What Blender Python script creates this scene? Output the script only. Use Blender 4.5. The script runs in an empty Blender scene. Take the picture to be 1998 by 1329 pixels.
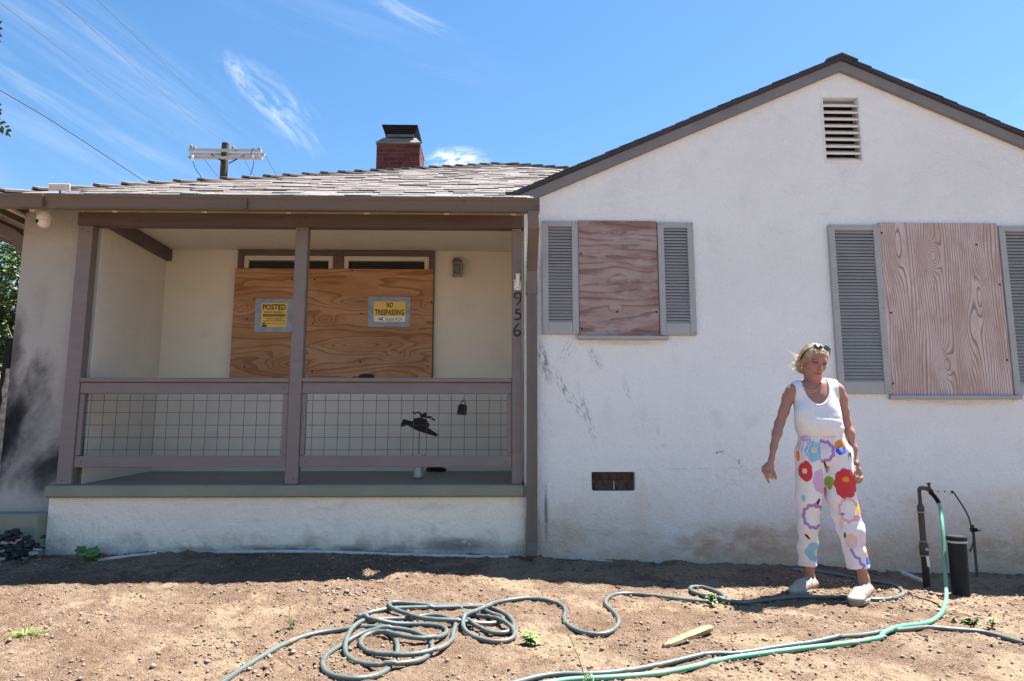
import bpy, bmesh, math, random
import numpy as np
from mathutils import Vector, Matrix, Quaternion
from mathutils.geometry import tessellate_polygon

random.seed(7); rng = np.random.default_rng(7)
SC = bpy.context.scene
COL = SC.collection
rad = math.radians

# ------------------------------------------------------------------ camera
FPX = 1400.0
YAW, PITCH = rad(1.4), rad(8.2)
CAM = np.array([0.0, -5.93, 1.0])
cd = bpy.data.cameras.new('camera'); cam = bpy.data.objects.new('camera', cd); COL.objects.link(cam)
cam.location = CAM; cam.rotation_euler = (math.pi/2+PITCH, 0, -YAW)
cd.sensor_width = 36; cd.lens = 36*FPX/1998; cd.clip_start = 0.05; cd.clip_end = 3000
SC.camera = cam
# measured pixels of the photograph -> real points at a known depth / on the ground
_F = np.array([math.cos(PITCH)*math.sin(YAW), math.cos(PITCH)*math.cos(YAW), math.sin(PITCH)])
_R = np.array([math.cos(YAW), -math.sin(YAW), 0]); _U = np.cross(_R, _F)
def ray(x, y): return _F+_R*(x-999)/FPX+_U*(664.5-y)/FPX
def at(x, y, Y):
    d = ray(x, y); return CAM+d*(Y-CAM[1])/d[1]

# ------------------------------------------------------------------ sun and sky
SUN = Vector((0.42, 0.22, 1.0)).normalized()
sd = bpy.data.lights.new('sun', 'SUN'); sun = bpy.data.objects.new('sun', sd); COL.objects.link(sun)
sd.energy = 5.0; sd.angle = rad(0.53); sd.color = (1.0, 0.965, 0.91)
sun.rotation_euler = SUN.to_track_quat('Z', 'Y').to_euler(); sun.location = (5, 3, 12)
SC.view_settings.view_transform = 'Standard'; SC.view_settings.look = 'None'
SC.view_settings.exposure = 2.0; SC.view_settings.gamma = 1; SC.view_settings.use_curve_mapping = False
SKY_STRENGTH = 0.05

def new(nt, t, **kw):
    n = nt.nodes.new(t)
    for k, v in kw.items():
        if k.startswith('i_'):
            key = k[2:]; key = int(key) if key.isdigit() else key
            if hasattr(v, 'is_linked') or isinstance(v, bpy.types.NodeSocket): nt.links.new(v, n.inputs[key])
            else: n.inputs[key].default_value = v
        else: setattr(n, k, v)
    return n
def mth(nt, op, a, b=None, c=None, clamp=False):
    n = nt.nodes.new('ShaderNodeMath'); n.operation = op; n.use_clamp = clamp
    for i, v in enumerate((a, b, c)):
        if v is None: continue
        if isinstance(v, bpy.types.NodeSocket): nt.links.new(v, n.inputs[i])
        else: n.inputs[i].default_value = v
    return n.outputs[0]
def vm(nt, op, a, b=None):
    n = nt.nodes.new('ShaderNodeVectorMath'); n.operation = op
    for i, v in enumerate((a, b)):
        if v is None: continue
        if isinstance(v, bpy.types.NodeSocket): nt.links.new(v, n.inputs[i])
        else: n.inputs[i].default_value = v
    return n.outputs['Value'] if op in ('DOT_PRODUCT', 'LENGTH', 'DISTANCE') else n.outputs[0]
def sstep(nt, x, lo, hi):
    n = nt.nodes.new('ShaderNodeMapRange'); n.interpolation_type = 'SMOOTHSTEP'
    nt.links.new(x, n.inputs[0]); n.inputs[1].default_value = lo; n.inputs[2].default_value = hi
    return n.outputs[0]
def comb(nt, x, y, z):
    n = nt.nodes.new('ShaderNodeCombineXYZ')
    for i, v in enumerate((x, y, z)):
        if isinstance(v, bpy.types.NodeSocket): nt.links.new(v, n.inputs[i])
        else: n.inputs[i].default_value = v
    return n.outputs[0]
def noise(nt, vec, scale, detail=4, rough=0.55, dist=0.0):
    n = new(nt, 'ShaderNodeTexNoise'); nt.links.new(vec, n.inputs['Vector'])
    n.inputs['Scale'].default_value = scale; n.inputs['Detail'].default_value = detail
    n.inputs['Roughness'].default_value = rough; n.inputs['Distortion'].default_value = dist
    return n.outputs['Fac']
def mix(nt, f, a, b, mode='MIX'):
    n = nt.nodes.new('ShaderNodeMix'); n.data_type = 'RGBA'; n.blend_type = mode
    if isinstance(f, bpy.types.NodeSocket): nt.links.new(f, n.inputs[0])
    else: n.inputs[0].default_value = f
    for i, v in ((6, a), (7, b)):
        if isinstance(v, bpy.types.NodeSocket): nt.links.new(v, n.inputs[i])
        else: n.inputs[i].default_value = (*v, 1) if len(v) == 3 else v
    return n.outputs[2]

world = bpy.data.worlds.new('World'); SC.world = world; world.use_nodes = True
nt = world.node_tree; nt.nodes.clear()
sky = new(nt, 'ShaderNodeTexSky'); sky.sky_type = 'NISHITA'; sky.sun_disc = False
sky.sun_elevation = math.asin(SUN.z); sky.sun_rotation = math.atan2(SUN.x, SUN.y)
sky.air_density = 1.25; sky.dust_density = 0.4; sky.ozone_density = 3.0; sky.altitude = 200
tc = new(nt, 'ShaderNodeTexCoord').outputs['Generated']
tc = vm(nt, 'NORMALIZE', tc)
def cloud(px, py, ang, half_long, half_cross, strength, fu, fv, seed, lo=0.42, hi=0.72, curve=0.0):
    c = ray(px, py); c = c/np.linalg.norm(c)
    a = _R*math.cos(rad(ang))-_U*math.sin(rad(ang)); a -= c*(a@c); a /= np.linalg.norm(a)
    b = np.cross(c, a)
    u = mth(nt, 'MULTIPLY', vm(nt, 'DOT_PRODUCT', tc, Vector(a)), FPX/half_long)
    v = mth(nt, 'MULTIPLY', vm(nt, 'DOT_PRODUCT', tc, Vector(b)), FPX/half_cross)
    if curve: v = mth(nt, 'ADD', v, mth(nt, 'MULTIPLY', mth(nt, 'MULTIPLY', u, u), curve))
    r = mth(nt, 'SQRT', mth(nt, 'ADD', mth(nt, 'MULTIPLY', u, u), mth(nt, 'MULTIPLY', v, v)))
    m = sstep(nt, r, 1.0, 0.15)
    n = noise(nt, comb(nt, mth(nt, 'MULTIPLY', u, fu), mth(nt, 'MULTIPLY', v, fv), seed), 1.0, 7, 0.6, 0.6)
    front = mth(nt, 'GREATER_THAN', vm(nt, 'DOT_PRODUCT', tc, Vector(c)), 0.0)
    return mth(nt, 'MULTIPLY', mth(nt, 'MULTIPLY', mth(nt, 'MULTIPLY', m, sstep(nt, n, lo, hi)), strength), front)
cl = [cloud(170, 220, 33, 380, 150, 0.17, 1.0, 3.0, 1.3, 0.42, 0.75), cloud(190, 80, 32, 330, 70, 0.15, 0.9, 2.4, 4.1, 0.40, 0.72),
      cloud(60, 140, 34, 300, 60, 0.09, 1.0, 2.4, 7.7, 0.4, 0.7),
      cloud(548, 210, 44, 150, 50, 0.52, 1.7, 2.2, 9.2, 0.42, 0.78, -0.5), cloud(466, 145, 60, 50, 22, 0.30, 1.2, 1.6, 3.3, 0.35, 0.7),
      cloud(800, 28, 26, 120, 20, 0.26, 1.2, 1.4, 5.5, 0.35, 0.7), cloud(892, 312, 0, 72, 30, 1.1, 1.8, 1.5, 8.1, 0.34, 0.66),
      cloud(700, 60, 20, 420, 90, 0.07, 1.1, 2.2, 2.2, 0.42, 0.75), cloud(1760, 160, 5, 50, 9, 0.25, 1.0, 1.2, 6.2, 0.3, 0.7),
      cloud(-500, 150, 30, 500, 160, 0.3, 1.2, 3, 12.3), cloud(2600, 80, -20, 500, 120, 0.3, 1.2, 3, 15.3)]
tot = cl[0]
for c in cl[1:]: tot = mth(nt, 'ADD', tot, c)
hs = new(nt, 'ShaderNodeHueSaturation'); hs.inputs['Hue'].default_value = 0.5; hs.inputs['Saturation'].default_value = 1.22; hs.inputs['Value'].default_value = 1.0
nt.links.new(sky.outputs[0], hs.inputs['Color'])
skc = mix(nt, mth(nt, 'MINIMUM', tot, 0.95), hs.outputs[0], (7.2, 7.5, 7.8))
bg = new(nt, 'ShaderNodeBackground'); nt.links.new(skc, bg.inputs[0]); bg.inputs[1].default_value = SKY_STRENGTH
wo = new(nt, 'ShaderNodeOutputWorld'); nt.links.new(bg.outputs[0], wo.inputs[0])

# ------------------------------------------------------------------ ground height
def _lat(seed): return np.random.default_rng(seed).random((256, 256))
_L = [_lat(s) for s in range(6)]
def vnoise(x, y, s=0):
    xi = np.floor(x).astype(int); yi = np.floor(y).astype(int); fx = x-xi; fy = y-yi
    fx = fx*fx*(3-2*fx); fy = fy*fy*(3-2*fy); L = _L[s % 6]
    g = lambda i, j: L[i % 256, j % 256]
    return (g(xi, yi)*(1-fx)+g(xi+1, yi)*fx)*(1-fy)+(g(xi, yi+1)*(1-fx)+g(xi+1, yi+1)*fx)*fy-0.5
_bx = np.array([-60, -4.5, -1.0, 0.35, 2.2, 4.3, 60]); _bz = np.array([0.14, 0.14, 0.14, 0.10, 0.028, -0.07, -0.1])
def gz(x, y):
    x = np.asarray(x, float); y = np.asarray(y, float)
    b = np.interp(x, _bx, _bz)
    k = np.clip((y+3.0)/2.7, 0, 1); k = k*k*(3-2*k)
    near = np.clip(1-np.maximum(np.abs(x)-7, np.abs(y+2)-6)/6, 0, 1)
    u = 0.03*vnoise(x*0.9, y*0.9, 1)+0.02*vnoise(x*2.3+5, y*2.3, 2)
    return b*k+u*near
def G(px, py, h=0.0):
    d = ray(px, py); z = 0.0
    for _ in range(12):
        p = CAM+d*(z-CAM[2])/d[2]; z = float(gz(p[0], p[1]))+h
    return CAM+d*(z-CAM[2])/d[2]

# ------------------------------------------------------------------ object helpers
def base_of(o):
    b = Vector((0, 0, 0))
    while o is not None: b += Vector(o.location); o = o.parent
    return b
def tag(o, label=None, cat=None, group=None, kind=None):
    if label: o['label'] = label
    if cat: o['category'] = cat
    if group: o['group'] = group
    if kind: o['kind'] = kind
    return o
def thing(name, loc, label, cat, group=None):
    o = bpy.data.objects.new(name, None); COL.objects.link(o); o.location = Vector(loc); o.empty_display_size = 0.1
    return tag(o, label, cat, group)
def link(name, me, parent=None, loc=(0, 0, 0), rot=None, scale=None):
    o = bpy.data.objects.new(name, me); COL.objects.link(o)
    if parent is not None: o.parent = parent
    o.location = Vector(loc)-(base_of(parent) if parent is not None else Vector((0, 0, 0)))
    if rot is not None:
        if isinstance(rot, Quaternion): o.rotation_mode = 'QUATERNION'; o.rotation_quaternion = rot
        else: o.rotation_euler = rot
    if scale is not None: o.scale = scale
    return o
class MB:
    def __init__(s): s.v = []; s.f = []; s.c = []
    def add(s, vs, fs, col=None):
        n = len(s.v); s.v += [tuple(map(float, v)) for v in vs]; s.f += [tuple(i+n for i in f) for f in fs]
        if col is not None: s.c += [col]*len(vs)
        return s
    def box(s, c, size, rot=None, col=None):
        x, y, z = (t/2 for t in size); M = rot if rot is not None else Matrix.Identity(3)
        vs = [Vector(c)+M @ Vector((a*x, b*y, d*z)) for a in (-1, 1) for b in (-1, 1) for d in (-1, 1)]
        return s.add(vs, [(0, 1, 3, 2), (4, 6, 7, 5), (0, 4, 5, 1), (2, 3, 7, 6), (0, 2, 6, 4), (1, 5, 7, 3)], col)
    def mm(s, x0, x1, y0, y1, z0, z1): return s.box(((x0+x1)/2, (y0+y1)/2, (z0+z1)/2), (x1-x0, y1-y0, z1-z0))
    def prism(s, poly, y0, y1):           # polygon in XZ extruded along Y (concave allowed)
        n = len(poly); vs = [(p[0], y0, p[1]) for p in poly]+[(p[0], y1, p[1]) for p in poly]
        tr = tessellate_polygon([[Vector((p[0], p[1], 0)) for p in poly]])
        fs = [t for t in tr]+[tuple(i+n for i in reversed(t)) for t in tr]+[(i, (i+1) % n, n+(i+1) % n, n+i) for i in range(n)]
        return s.add(vs, fs)
    def wall(s, outer, holes, y0, y1):    # XZ wall with openings
        loops = [outer]+holes; flat = [p for l in loops for p in l]; n = len(flat)
        tr = tessellate_polygon([[Vector((p[0], p[1], 0)) for p in l] for l in loops])
        vs = [(p[0], y0, p[1]) for p in flat]+[(p[0], y1, p[1]) for p in flat]
        fs = [t for t in tr]+[tuple(i+n for i in reversed(t)) for t in tr]; k = 0
        for l in loops:
            m = len(l); fs += [(k+i, k+(i+1) % m, n+k+(i+1) % m, n+k+i) for i in range(m)]; k += m
        return s.add(vs, fs)
    def tube(s, path, r, n=8, cap=True, flat=1.0, col=None, rect=None):
        P = [Vector(p) for p in path]; N = len(P); R = r if hasattr(r, '__len__') else [r]*N
        t0 = (P[1]-P[0]).normalized(); up = Vector((0, 0, 1)) if abs(t0.z) < 0.9 else Vector((0, 1, 0))
        nrm = (up-t0*up.dot(t0)).normalized(); vs = []
        for i in range(N):
            t = (P[min(i+1, N-1)]-P[max(i-1, 0)]).normalized(); nrm = (nrm-t*nrm.dot(t)).normalized(); b = t.cross(nrm)
            if rect:
                for a, c in ((1, 1), (1, -1), (-1, -1), (-1, 1)): vs.append(P[i]+nrm*a*rect[0]+b*c*rect[1])
            else:
                for k in range(n):
                    a = 2*math.pi*k/n; vs.append(P[i]+nrm*math.cos(a)*R[i]*flat+b*math.sin(a)*R[i])
        if rect: n = 4
        fs = [(i*n+k, i*n+(k+1) % n, (i+1)*n+(k+1) % n, (i+1)*n+k) for i in range(N-1) for k in range(n)]
        if cap: fs += [tuple(reversed(range(n))), tuple((N-1)*n+k for k in range(n))]
        return s.add(vs, fs, col)
    def lathe(s, prof, c, n=20, axis=None):
        vs = []; q = Vector((0, 0, 1)).rotation_difference(Vector(axis)) if axis is not None else Quaternion()
        for (r, z) in prof:
            for k in range(n):
                a = 2*math.pi*k/n; vs.append(Vector(c)+q @ Vector((r*math.cos(a), r*math.sin(a), z)))
        fs = [(i*n+k, i*n+(k+1) % n, (i+1)*n+(k+1) % n, (i+1)*n+k) for i in range(len(prof)-1) for k in range(n)]
        return s.add(vs, fs)
    def mesh(s, name, mat, off=Vector((0, 0, 0)), smooth=False, bevel=0, recalc=True):
        me = bpy.data.meshes.new(name)
        v = np.array(s.v, float)-np.array(off)
        me.from_pydata(v.tolist(), [], s.f)
        if s.c:
            a = me.color_attributes.new('Col', 'FLOAT_COLOR', 'POINT'); a.data.foreach_set('color', np.array([(*c, 1) for c in s.c], np.float32).ravel())
        if recalc or bevel:
            bm = bmesh.new(); bm.from_mesh(me); bmesh.ops.recalc_face_normals(bm, faces=bm.faces)
            if bevel: bmesh.ops.bevel(bm, geom=bm.edges[:], offset=bevel, segments=1, affect='EDGES', clamp_overlap=True)
            bm.to_mesh(me); bm.free()
        if mat is not None: me.materials.append(mat)
        if smooth: me.polygons.foreach_set('use_smooth', [True]*len(me.polygons))
        me.update(); return me
    def build(s, name, mat, parent=None, smooth=False, bevel=0, at_=None, recalc=True):
        off = base_of(parent) if parent is not None else Vector(at_ if at_ is not None else (0, 0, 0))
        me = s.mesh(name, mat, off, smooth, bevel, recalc)
        o = bpy.data.objects.new(name, me); COL.objects.link(o)
        if parent is not None: o.parent = parent
        else: o.location = off
        return o
def spline(pts, n):
    P = np.array(pts, float); d = np.r_[0, np.cumsum(np.linalg.norm(np.diff(P, axis=0), axis=1)**0.5)]
    Q = np.vstack([2*P[0]-P[1], P, 2*P[-1]-P[-2]]); out = []
    for t in np.linspace(0, d[-1], n):
        i = min(np.searchsorted(d, t, 'right')-1, len(P)-2); u = (t-d[i])/(d[i+1]-d[i])
        p0, p1, p2, p3 = Q[i], Q[i+1], Q[i+2], Q[i+3]
        out.append(0.5*((2*p1)+(-p0+p2)*u+(2*p0-5*p1+4*p2-p3)*u*u+(-p0+3*p1-3*p2+p3)*u**3))
    return np.array(out)
def resample(P, step):
    P = np.array(P); d = np.r_[0, np.cumsum(np.linalg.norm(np.diff(P, axis=0), axis=1))]
    t = np.linspace(0, d[-1], max(2, int(d[-1]/step))); return np.stack([np.interp(t, d, P[:, k]) for k in range(3)], 1)

# ------------------------------------------------------------------ materials
def base_mat(name, rough=0.7, metallic=0.0, spec=0.5):
    m = bpy.data.materials.new(name); m.use_nodes = True; nt = m.node_tree
    b = nt.nodes['Principled BSDF']; b.inputs['Roughness'].default_value = rough; b.inputs['Metallic'].default_value = metallic
    b.inputs['Specular IOR Level'].default_value = spec
    return m, nt, b
def bump(nt, b, h, strength=0.3, dist=0.01):
    n = new(nt, 'ShaderNodeBump'); n.inputs['Strength'].default_value = strength; n.inputs['Distance'].default_value = dist
    nt.links.new(h, n.inputs['Height']); nt.links.new(n.outputs[0], b.inputs['Normal'])
def M(name, c1, c2=None, scale=4, rough=0.7, metallic=0.0, bstr=0.0, bscale=60, stretch=(1, 1, 1), rand=0.0, wear=None, wscale=14, wlo=0.62, whi=0.72, coords='pos', spec=0.4, bdist=0.004, trans=0):
    m, nt, b = base_mat(name, rough, metallic, spec)
    if coords == 'pos': p = new(nt, 'ShaderNodeNewGeometry').outputs['Position']
    else: p = new(nt, 'ShaderNodeTexCoord').outputs['Object']
    if rand:
        oi = new(nt, 'ShaderNodeObjectInfo').outputs['Random']
        p = vm(nt, 'ADD', p, comb(nt, mth(nt, 'MULTIPLY', oi, 37.0), mth(nt, 'MULTIPLY', oi, 11.0), 0.0))
    p = vm(nt, 'MULTIPLY', p, Vector(stretch))
    c2 = c2 or tuple(x*0.78 for x in c1)
    col = mix(nt, sstep(nt, noise(nt, p, scale, 5, 0.6), 0.35, 0.65), c1, c2)
    if rand:
        f = mth(nt, 'ADD', mth(nt, 'MULTIPLY', oi, 2*rand), 1-rand)
        col = mix(nt, 1.0, col, comb(nt, f, f, f), 'MULTIPLY')
    if wear is not None:
        col = mix(nt, sstep(nt, noise(nt, p, wscale, 6, 0.65), wlo, whi), col, wear)
    nt.links.new(col, b.inputs['Base Color'])
    if bstr: bump(nt, b, noise(nt, p, bscale, 4, 0.6), bstr, bdist)
    return m
def stain(nt, p, x, z, rx, rz, ang, nscale, lo, hi, stretch=1.0):
    sp = new(nt, 'ShaderNodeSeparateXYZ'); nt.links.new(p, sp.inputs[0]); ca, sa = math.cos(rad(ang)), math.sin(rad(ang))
    dx = mth(nt, 'SUBTRACT', sp.outputs[0], x); dz = mth(nt, 'SUBTRACT', sp.outputs[2], z)
    u = mth(nt, 'ADD', mth(nt, 'MULTIPLY', dx, ca), mth(nt, 'MULTIPLY', dz, sa)); v = mth(nt, 'SUBTRACT', mth(nt, 'MULTIPLY', dz, ca), mth(nt, 'MULTIPLY', dx, sa))
    U = mth(nt, 'DIVIDE', u, rx); V = mth(nt, 'DIVIDE', v, rz)
    r = mth(nt, 'SQRT', mth(nt, 'ADD', mth(nt, 'MULTIPLY', U, U), mth(nt, 'MULTIPLY', V, V)))
    n = noise(nt, comb(nt, mth(nt, 'MULTIPLY', u, stretch), v, 0.3+x), nscale, 6, 0.65, 0.4)
    if lo <= 0.2: return sstep(nt, mth(nt, 'ADD', r, mth(nt, 'MULTIPLY', mth(nt, 'SUBTRACT', n, 0.5), 1.9)), 1.15, 0.05)   # soot: ragged, feathered edge
    return mth(nt, 'MULTIPLY', sstep(nt, r, 1.0, 0.2), sstep(nt, n, lo, hi))
def stucco(name, base, dirt_top=0.7, dirt=(0.36, 0.27, 0.19), dirt_amt=0.6, stains=(), grime=0.16, bstr=0.45, bscale=55, dirt_low=-0.15, floor=0.0, wander=1.3):
    m, nt, b = base_mat(name, 0.9, 0, 0.2)
    p = new(nt, 'ShaderNodeNewGeometry').outputs['Position']
    sp = new(nt, 'ShaderNodeSeparateXYZ'); nt.links.new(p, sp.inputs[0]); z = sp.outputs[2]
    nb = noise(nt, p, 1.1, 5, 0.6); nm = noise(nt, p, 4.5, 6, 0.65); nf = noise(nt, p, 38, 4, 0.65)
    col = mix(nt, sstep(nt, nb, 0.35, 0.7), base, tuple(x*0.93 for x in base))
    col = mix(nt, mth(nt, 'MULTIPLY', sstep(nt, nm, 0.52, 0.75), grime), col, (0.34, 0.31, 0.29))
    fg = mth(nt, 'ADD', 0.88, mth(nt, 'MULTIPLY', noise(nt, p, 60, 3, 0.7), 0.24)); col = mix(nt, 1.0, col, comb(nt, fg, fg, fg), 'MULTIPLY')
    zz = mth(nt, 'ADD', mth(nt, 'SUBTRACT', z, floor), mth(nt, 'ADD', mth(nt, 'MULTIPLY', mth(nt, 'SUBTRACT', nb, 0.5), wander), mth(nt, 'MULTIPLY', mth(nt, 'SUBTRACT', nm, 0.5), 0.5)))
    d = sstep(nt, zz, dirt_top, dirt_low)
    col = mix(nt, mth(nt, 'MULTIPLY', mth(nt, 'MULTIPLY', d, dirt_amt), mth(nt, 'ADD', 0.55, mth(nt, 'MULTIPLY', nf, 0.9))), col, dirt)
    speck = sstep(nt, noise(nt, p, 75, 3, 0.6), 0.69, 0.76)
    spz = sstep(nt, z, 2.2, 0.2)
    col = mix(nt, mth(nt, 'MULTIPLY', mth(nt, 'MULTIPLY', speck, spz), 0.55), col, (0.12, 0.10, 0.09))
    for st in stains:
        f = mth(nt, 'MULTIPLY', stain(nt, p, *st[:9]), st[9]); col = mix(nt, f, col, st[10])
    nt.links.new(col, b.inputs['Base Color'])
    h = mth(nt, 'ADD', mth(nt, 'MULTIPLY', noise(nt, p, bscale, 5, 0.6), 1.0), mth(nt, 'MULTIPLY', noise(nt, p, 12, 3, 0.5), 1.6))
    bump(nt, b, h, bstr, 0.012)
    return m
def plywood(name, light, mid, dark, axis, freq, sc, warp, knots=(), weather=None, wamt=0.5, seed=0.0, contrast=1.0):
    """flat-sawn veneer: contour lines of a stretched noise field, bent round the knots."""
    m, nt, b = base_mat(name, 0.75, 0, 0.25)
    p = new(nt, 'ShaderNodeNewGeometry').outputs['Position']
    sp = new(nt, 'ShaderNodeSeparateXYZ'); nt.links.new(p, sp.inputs[0])
    al, ac = (sp.outputs[0], sp.outputs[2]) if axis == 'x' else (sp.outputs[2], sp.outputs[0])
    q = comb(nt, mth(nt, 'MULTIPLY', al, sc[0]), mth(nt, 'MULTIPLY', ac, sc[1]), seed)
    field = mth(nt, 'ADD', mth(nt, 'MULTIPLY', noise(nt, q, 1.0, 2, 0.45, 0.2), warp), mth(nt, 'MULTIPLY', ac, freq))
    for (ka, kc, ra, rc, amp) in knots:
        du = mth(nt, 'DIVIDE', mth(nt, 'SUBTRACT', al, ka), ra); dv = mth(nt, 'DIVIDE', mth(nt, 'SUBTRACT', ac, kc), rc)
        r2 = mth(nt, 'ADD', mth(nt, 'MULTIPLY', du, du), mth(nt, 'MULTIPLY', dv, dv))
        field = mth(nt, 'ADD', field, mth(nt, 'MULTIPLY', mth(nt, 'EXPONENT', mth(nt, 'MULTIPLY', r2, -1.0)), amp))
    field = mth(nt, 'ADD', field, mth(nt, 'MULTIPLY', noise(nt, comb(nt, mth(nt, 'MULTIPLY', al, 6.0), mth(nt, 'MULTIPLY', ac, 30.0), seed), 1.0, 3), 0.22))
    fr = mth(nt, 'FRACT', field)
    line = sstep(nt, fr, 0.50, 0.95); line2 = sstep(nt, fr, 1.0, 0.95)
    line = mth(nt, 'MULTIPLY', line, line2)
    broad = sstep(nt, noise(nt, comb(nt, mth(nt, 'MULTIPLY', al, 1.6), mth(nt, 'MULTIPLY', ac, 5.0), seed+3), 1.0, 4, 0.6), 0.38, 0.62)
    col = mix(nt, broad, light, mid)
    col = mix(nt, mth(nt, 'MULTIPLY', line, contrast), col, dark)
    fine = noise(nt, comb(nt, mth(nt, 'MULTIPLY', al, 12.0), mth(nt, 'MULTIPLY', ac, 260.0), seed), 1.0, 3)
    col = mix(nt, mth(nt, 'MULTIPLY', sstep(nt, fine, 0.45, 0.8), 0.35), col, dark)
    if weather is not None:
        w = sstep(nt, noise(nt, comb(nt, mth(nt, 'MULTIPLY', al, 3.0), mth(nt, 'MULTIPLY', ac, 9.0), seed+9), 1.0, 6, 0.65), 0.47, 0.62)
        col = mix(nt, mth(nt, 'MULTIPLY', w, wamt), col, weather)
    nt.links.new(col, b.inputs['Base Color'])
    bump(nt, b, mth(nt, 'ADD', line, fine), 0.25, 0.002)
    return m
def vcol(name, rough=0.6, sss=0.0, bscale=0, bstr=0.2, spec=0.4):
    m, nt, b = base_mat(name, rough, 0, spec)
    a = new(nt, 'ShaderNodeAttribute'); a.attribute_name = 'Col'
    p = new(nt, 'ShaderNodeNewGeometry').outputs['Position']
    n = noise(nt, p, 45, 4); f = mth(nt, 'ADD', 0.9, mth(nt, 'MULTIPLY', n, 0.2))
    nt.links.new(mix(nt, 1.0, a.outputs['Color'], comb(nt, f, f, f), 'MULTIPLY'), b.inputs['Base Color'])
    if sss:
        b.inputs['Subsurface Weight'].default_value = sss; b.inputs['Subsurface Radius'].default_value = (0.02, 0.008, 0.004); b.inputs['Subsurface Scale'].default_value = 0.3
    if bscale: bump(nt, b, noise(nt, p, bscale, 3), bstr, 0.002)
    return m

SOOT = (0.035, 0.035, 0.042)
m_gable = stucco('white_stucco', (0.80, 0.81, 0.815), 0.90, (0.54, 0.385, 0.26), 0.95, bstr=0.9, stains=[
    (0.41, 1.68, 0.24, 0.06, -74, 46, 0.42, 0.56, 0.35, 0.75, (0.10, 0.095, 0.095)), (0.60, 1.42, 0.36, 0.05, -58, 48, 0.47, 0.58, 0.3, 0.6, (0.12, 0.11, 0.11)),
    (0.60, 1.78, 0.20, 0.10, 60, 60, 0.50, 0.64, 0.4, 0.4, (0.22, 0.21, 0.2)), (0.84, 1.72, 0.14, 0.055, -60, 60, 0.45, 0.60, 0.4, 0.55, (0.17, 0.16, 0.16)),
    (0.76, 1.25, 0.36, 0.045, -74, 52, 0.47, 0.60, 0.3, 0.5, (0.15, 0.14, 0.14)), (1.10, 1.44, 0.13, 0.03, -76, 60, 0.44, 0.60, 0.4, 0.4, (0.22, 0.21, 0.21)),
    (1.34, 1.05, 0.36, 0.16, -60, 34, 0.50, 0.70, 0.5, 0.28, (0.30, 0.27, 0.26)), (2.05, 0.72, 0.60, 0.28, 10, 26, 0.46, 0.70, 0.7, 0.30, (0.40, 0.34, 0.29)),
    (0.42, 0.45, 0.30, 0.022, 90, 16, 0.36, 0.46, 0.4, 0.85, (0.16, 0.15, 0.14)), (3.0, 0.52, 0.8, 0.3, 0, 24, 0.48, 0.72, 0.7, 0.30, (0.34, 0.31, 0.28)),
    (2.0, 0.20, 1.1, 0.24, 4, 9, 0.34, 0.62, 0.5, 0.75, (0.36, 0.25, 0.17)), (3.9, 0.12, 1.0, 0.22, 0, 10, 0.36, 0.64, 0.5, 0.65, (0.36, 0.25, 0.17)), (4.1, 0.3, 0.8, 0.45, 0, 20, 0.46, 0.72, 0.6, 0.3, (0.36, 0.30, 0.26)), (0.8, 0.25, 0.7, 0.22, 0, 10, 0.4, 0.70, 0.5, 0.4, (0.40, 0.32, 0.25)),
    (1.07, 1.84, 0.45, 0.035, 0, 14, 0.25, 0.6, 0.4, 0.5, (0.55, 0.43, 0.32)), (3.85, 1.345, 0.60, 0.04, 0, 14, 0.25, 0.6, 0.4, 0.45, (0.55, 0.43, 0.32)), (1.6, 0.80, 0.6, 0.006, 1, 9, 0.44, 0.52, 0.6, 0.35, (0.33, 0.30, 0.28)),
    (2.55, 0.50, 0.10, 0.05, 30, 40, 0.45, 0.56, 0.6, 0.6, (0.15, 0.14, 0.13)), (1.85, 0.93, 0.06, 0.02, 10, 70, 0.5, 0.56, 0.6, 0.9, (0.05, 0.05, 0.05)), (2.02, 0.86, 0.05, 0.03, 80, 70, 0.5, 0.56, 0.6, 0.9, (0.05, 0.05, 0.05))])
m_porch = stucco('cream_stucco', (0.68, 0.64, 0.57), 0.2, grime=0.12, bstr=0.3, dirt_amt=0.3, floor=0.7)
m_pillar = stucco('sooted_stucco', (0.40, 0.38, 0.36), 0.5, grime=0.3, bstr=0.4, stains=[
    (-3.85, 2.1, 0.45, 0.12, 82, 5.0, 0.35, 0.7, 0.6, 0.3, (0.17, 0.17, 0.17)), (-3.75, 1.15, 0.65, 0.40, 60, 5, 0.25, 0.7, 0.7, 0.55, (0.08, 0.08, 0.09)),
    (-4.00, 1.75, 0.50, 0.10, 86, 6.0, 0.15, 0.5, 0.6, 0.75, (0.03, 0.03, 0.033)), (-3.93, 1.18, 0.62, 0.20, 72, 5.0, 0.12, 0.42, 0.6, 0.95, (0.018, 0.018, 0.022)),
    (-4.03, 1.05, 0.62, 0.15, 86, 7.0, 0.15, 0.42, 0.6, 0.97, (0.014, 0.014, 0.017)), (-3.60, 0.78, 0.42, 0.24, 30, 5.0, 0.20, 0.48, 0.7, 0.9, (0.022, 0.022, 0.027)),
    (-3.3, 0.85, 0.40, 0.25, 0, 6.0, 0.2, 0.5, 0.7, 0.85, (0.022, 0.022, 0.027))])
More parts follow.
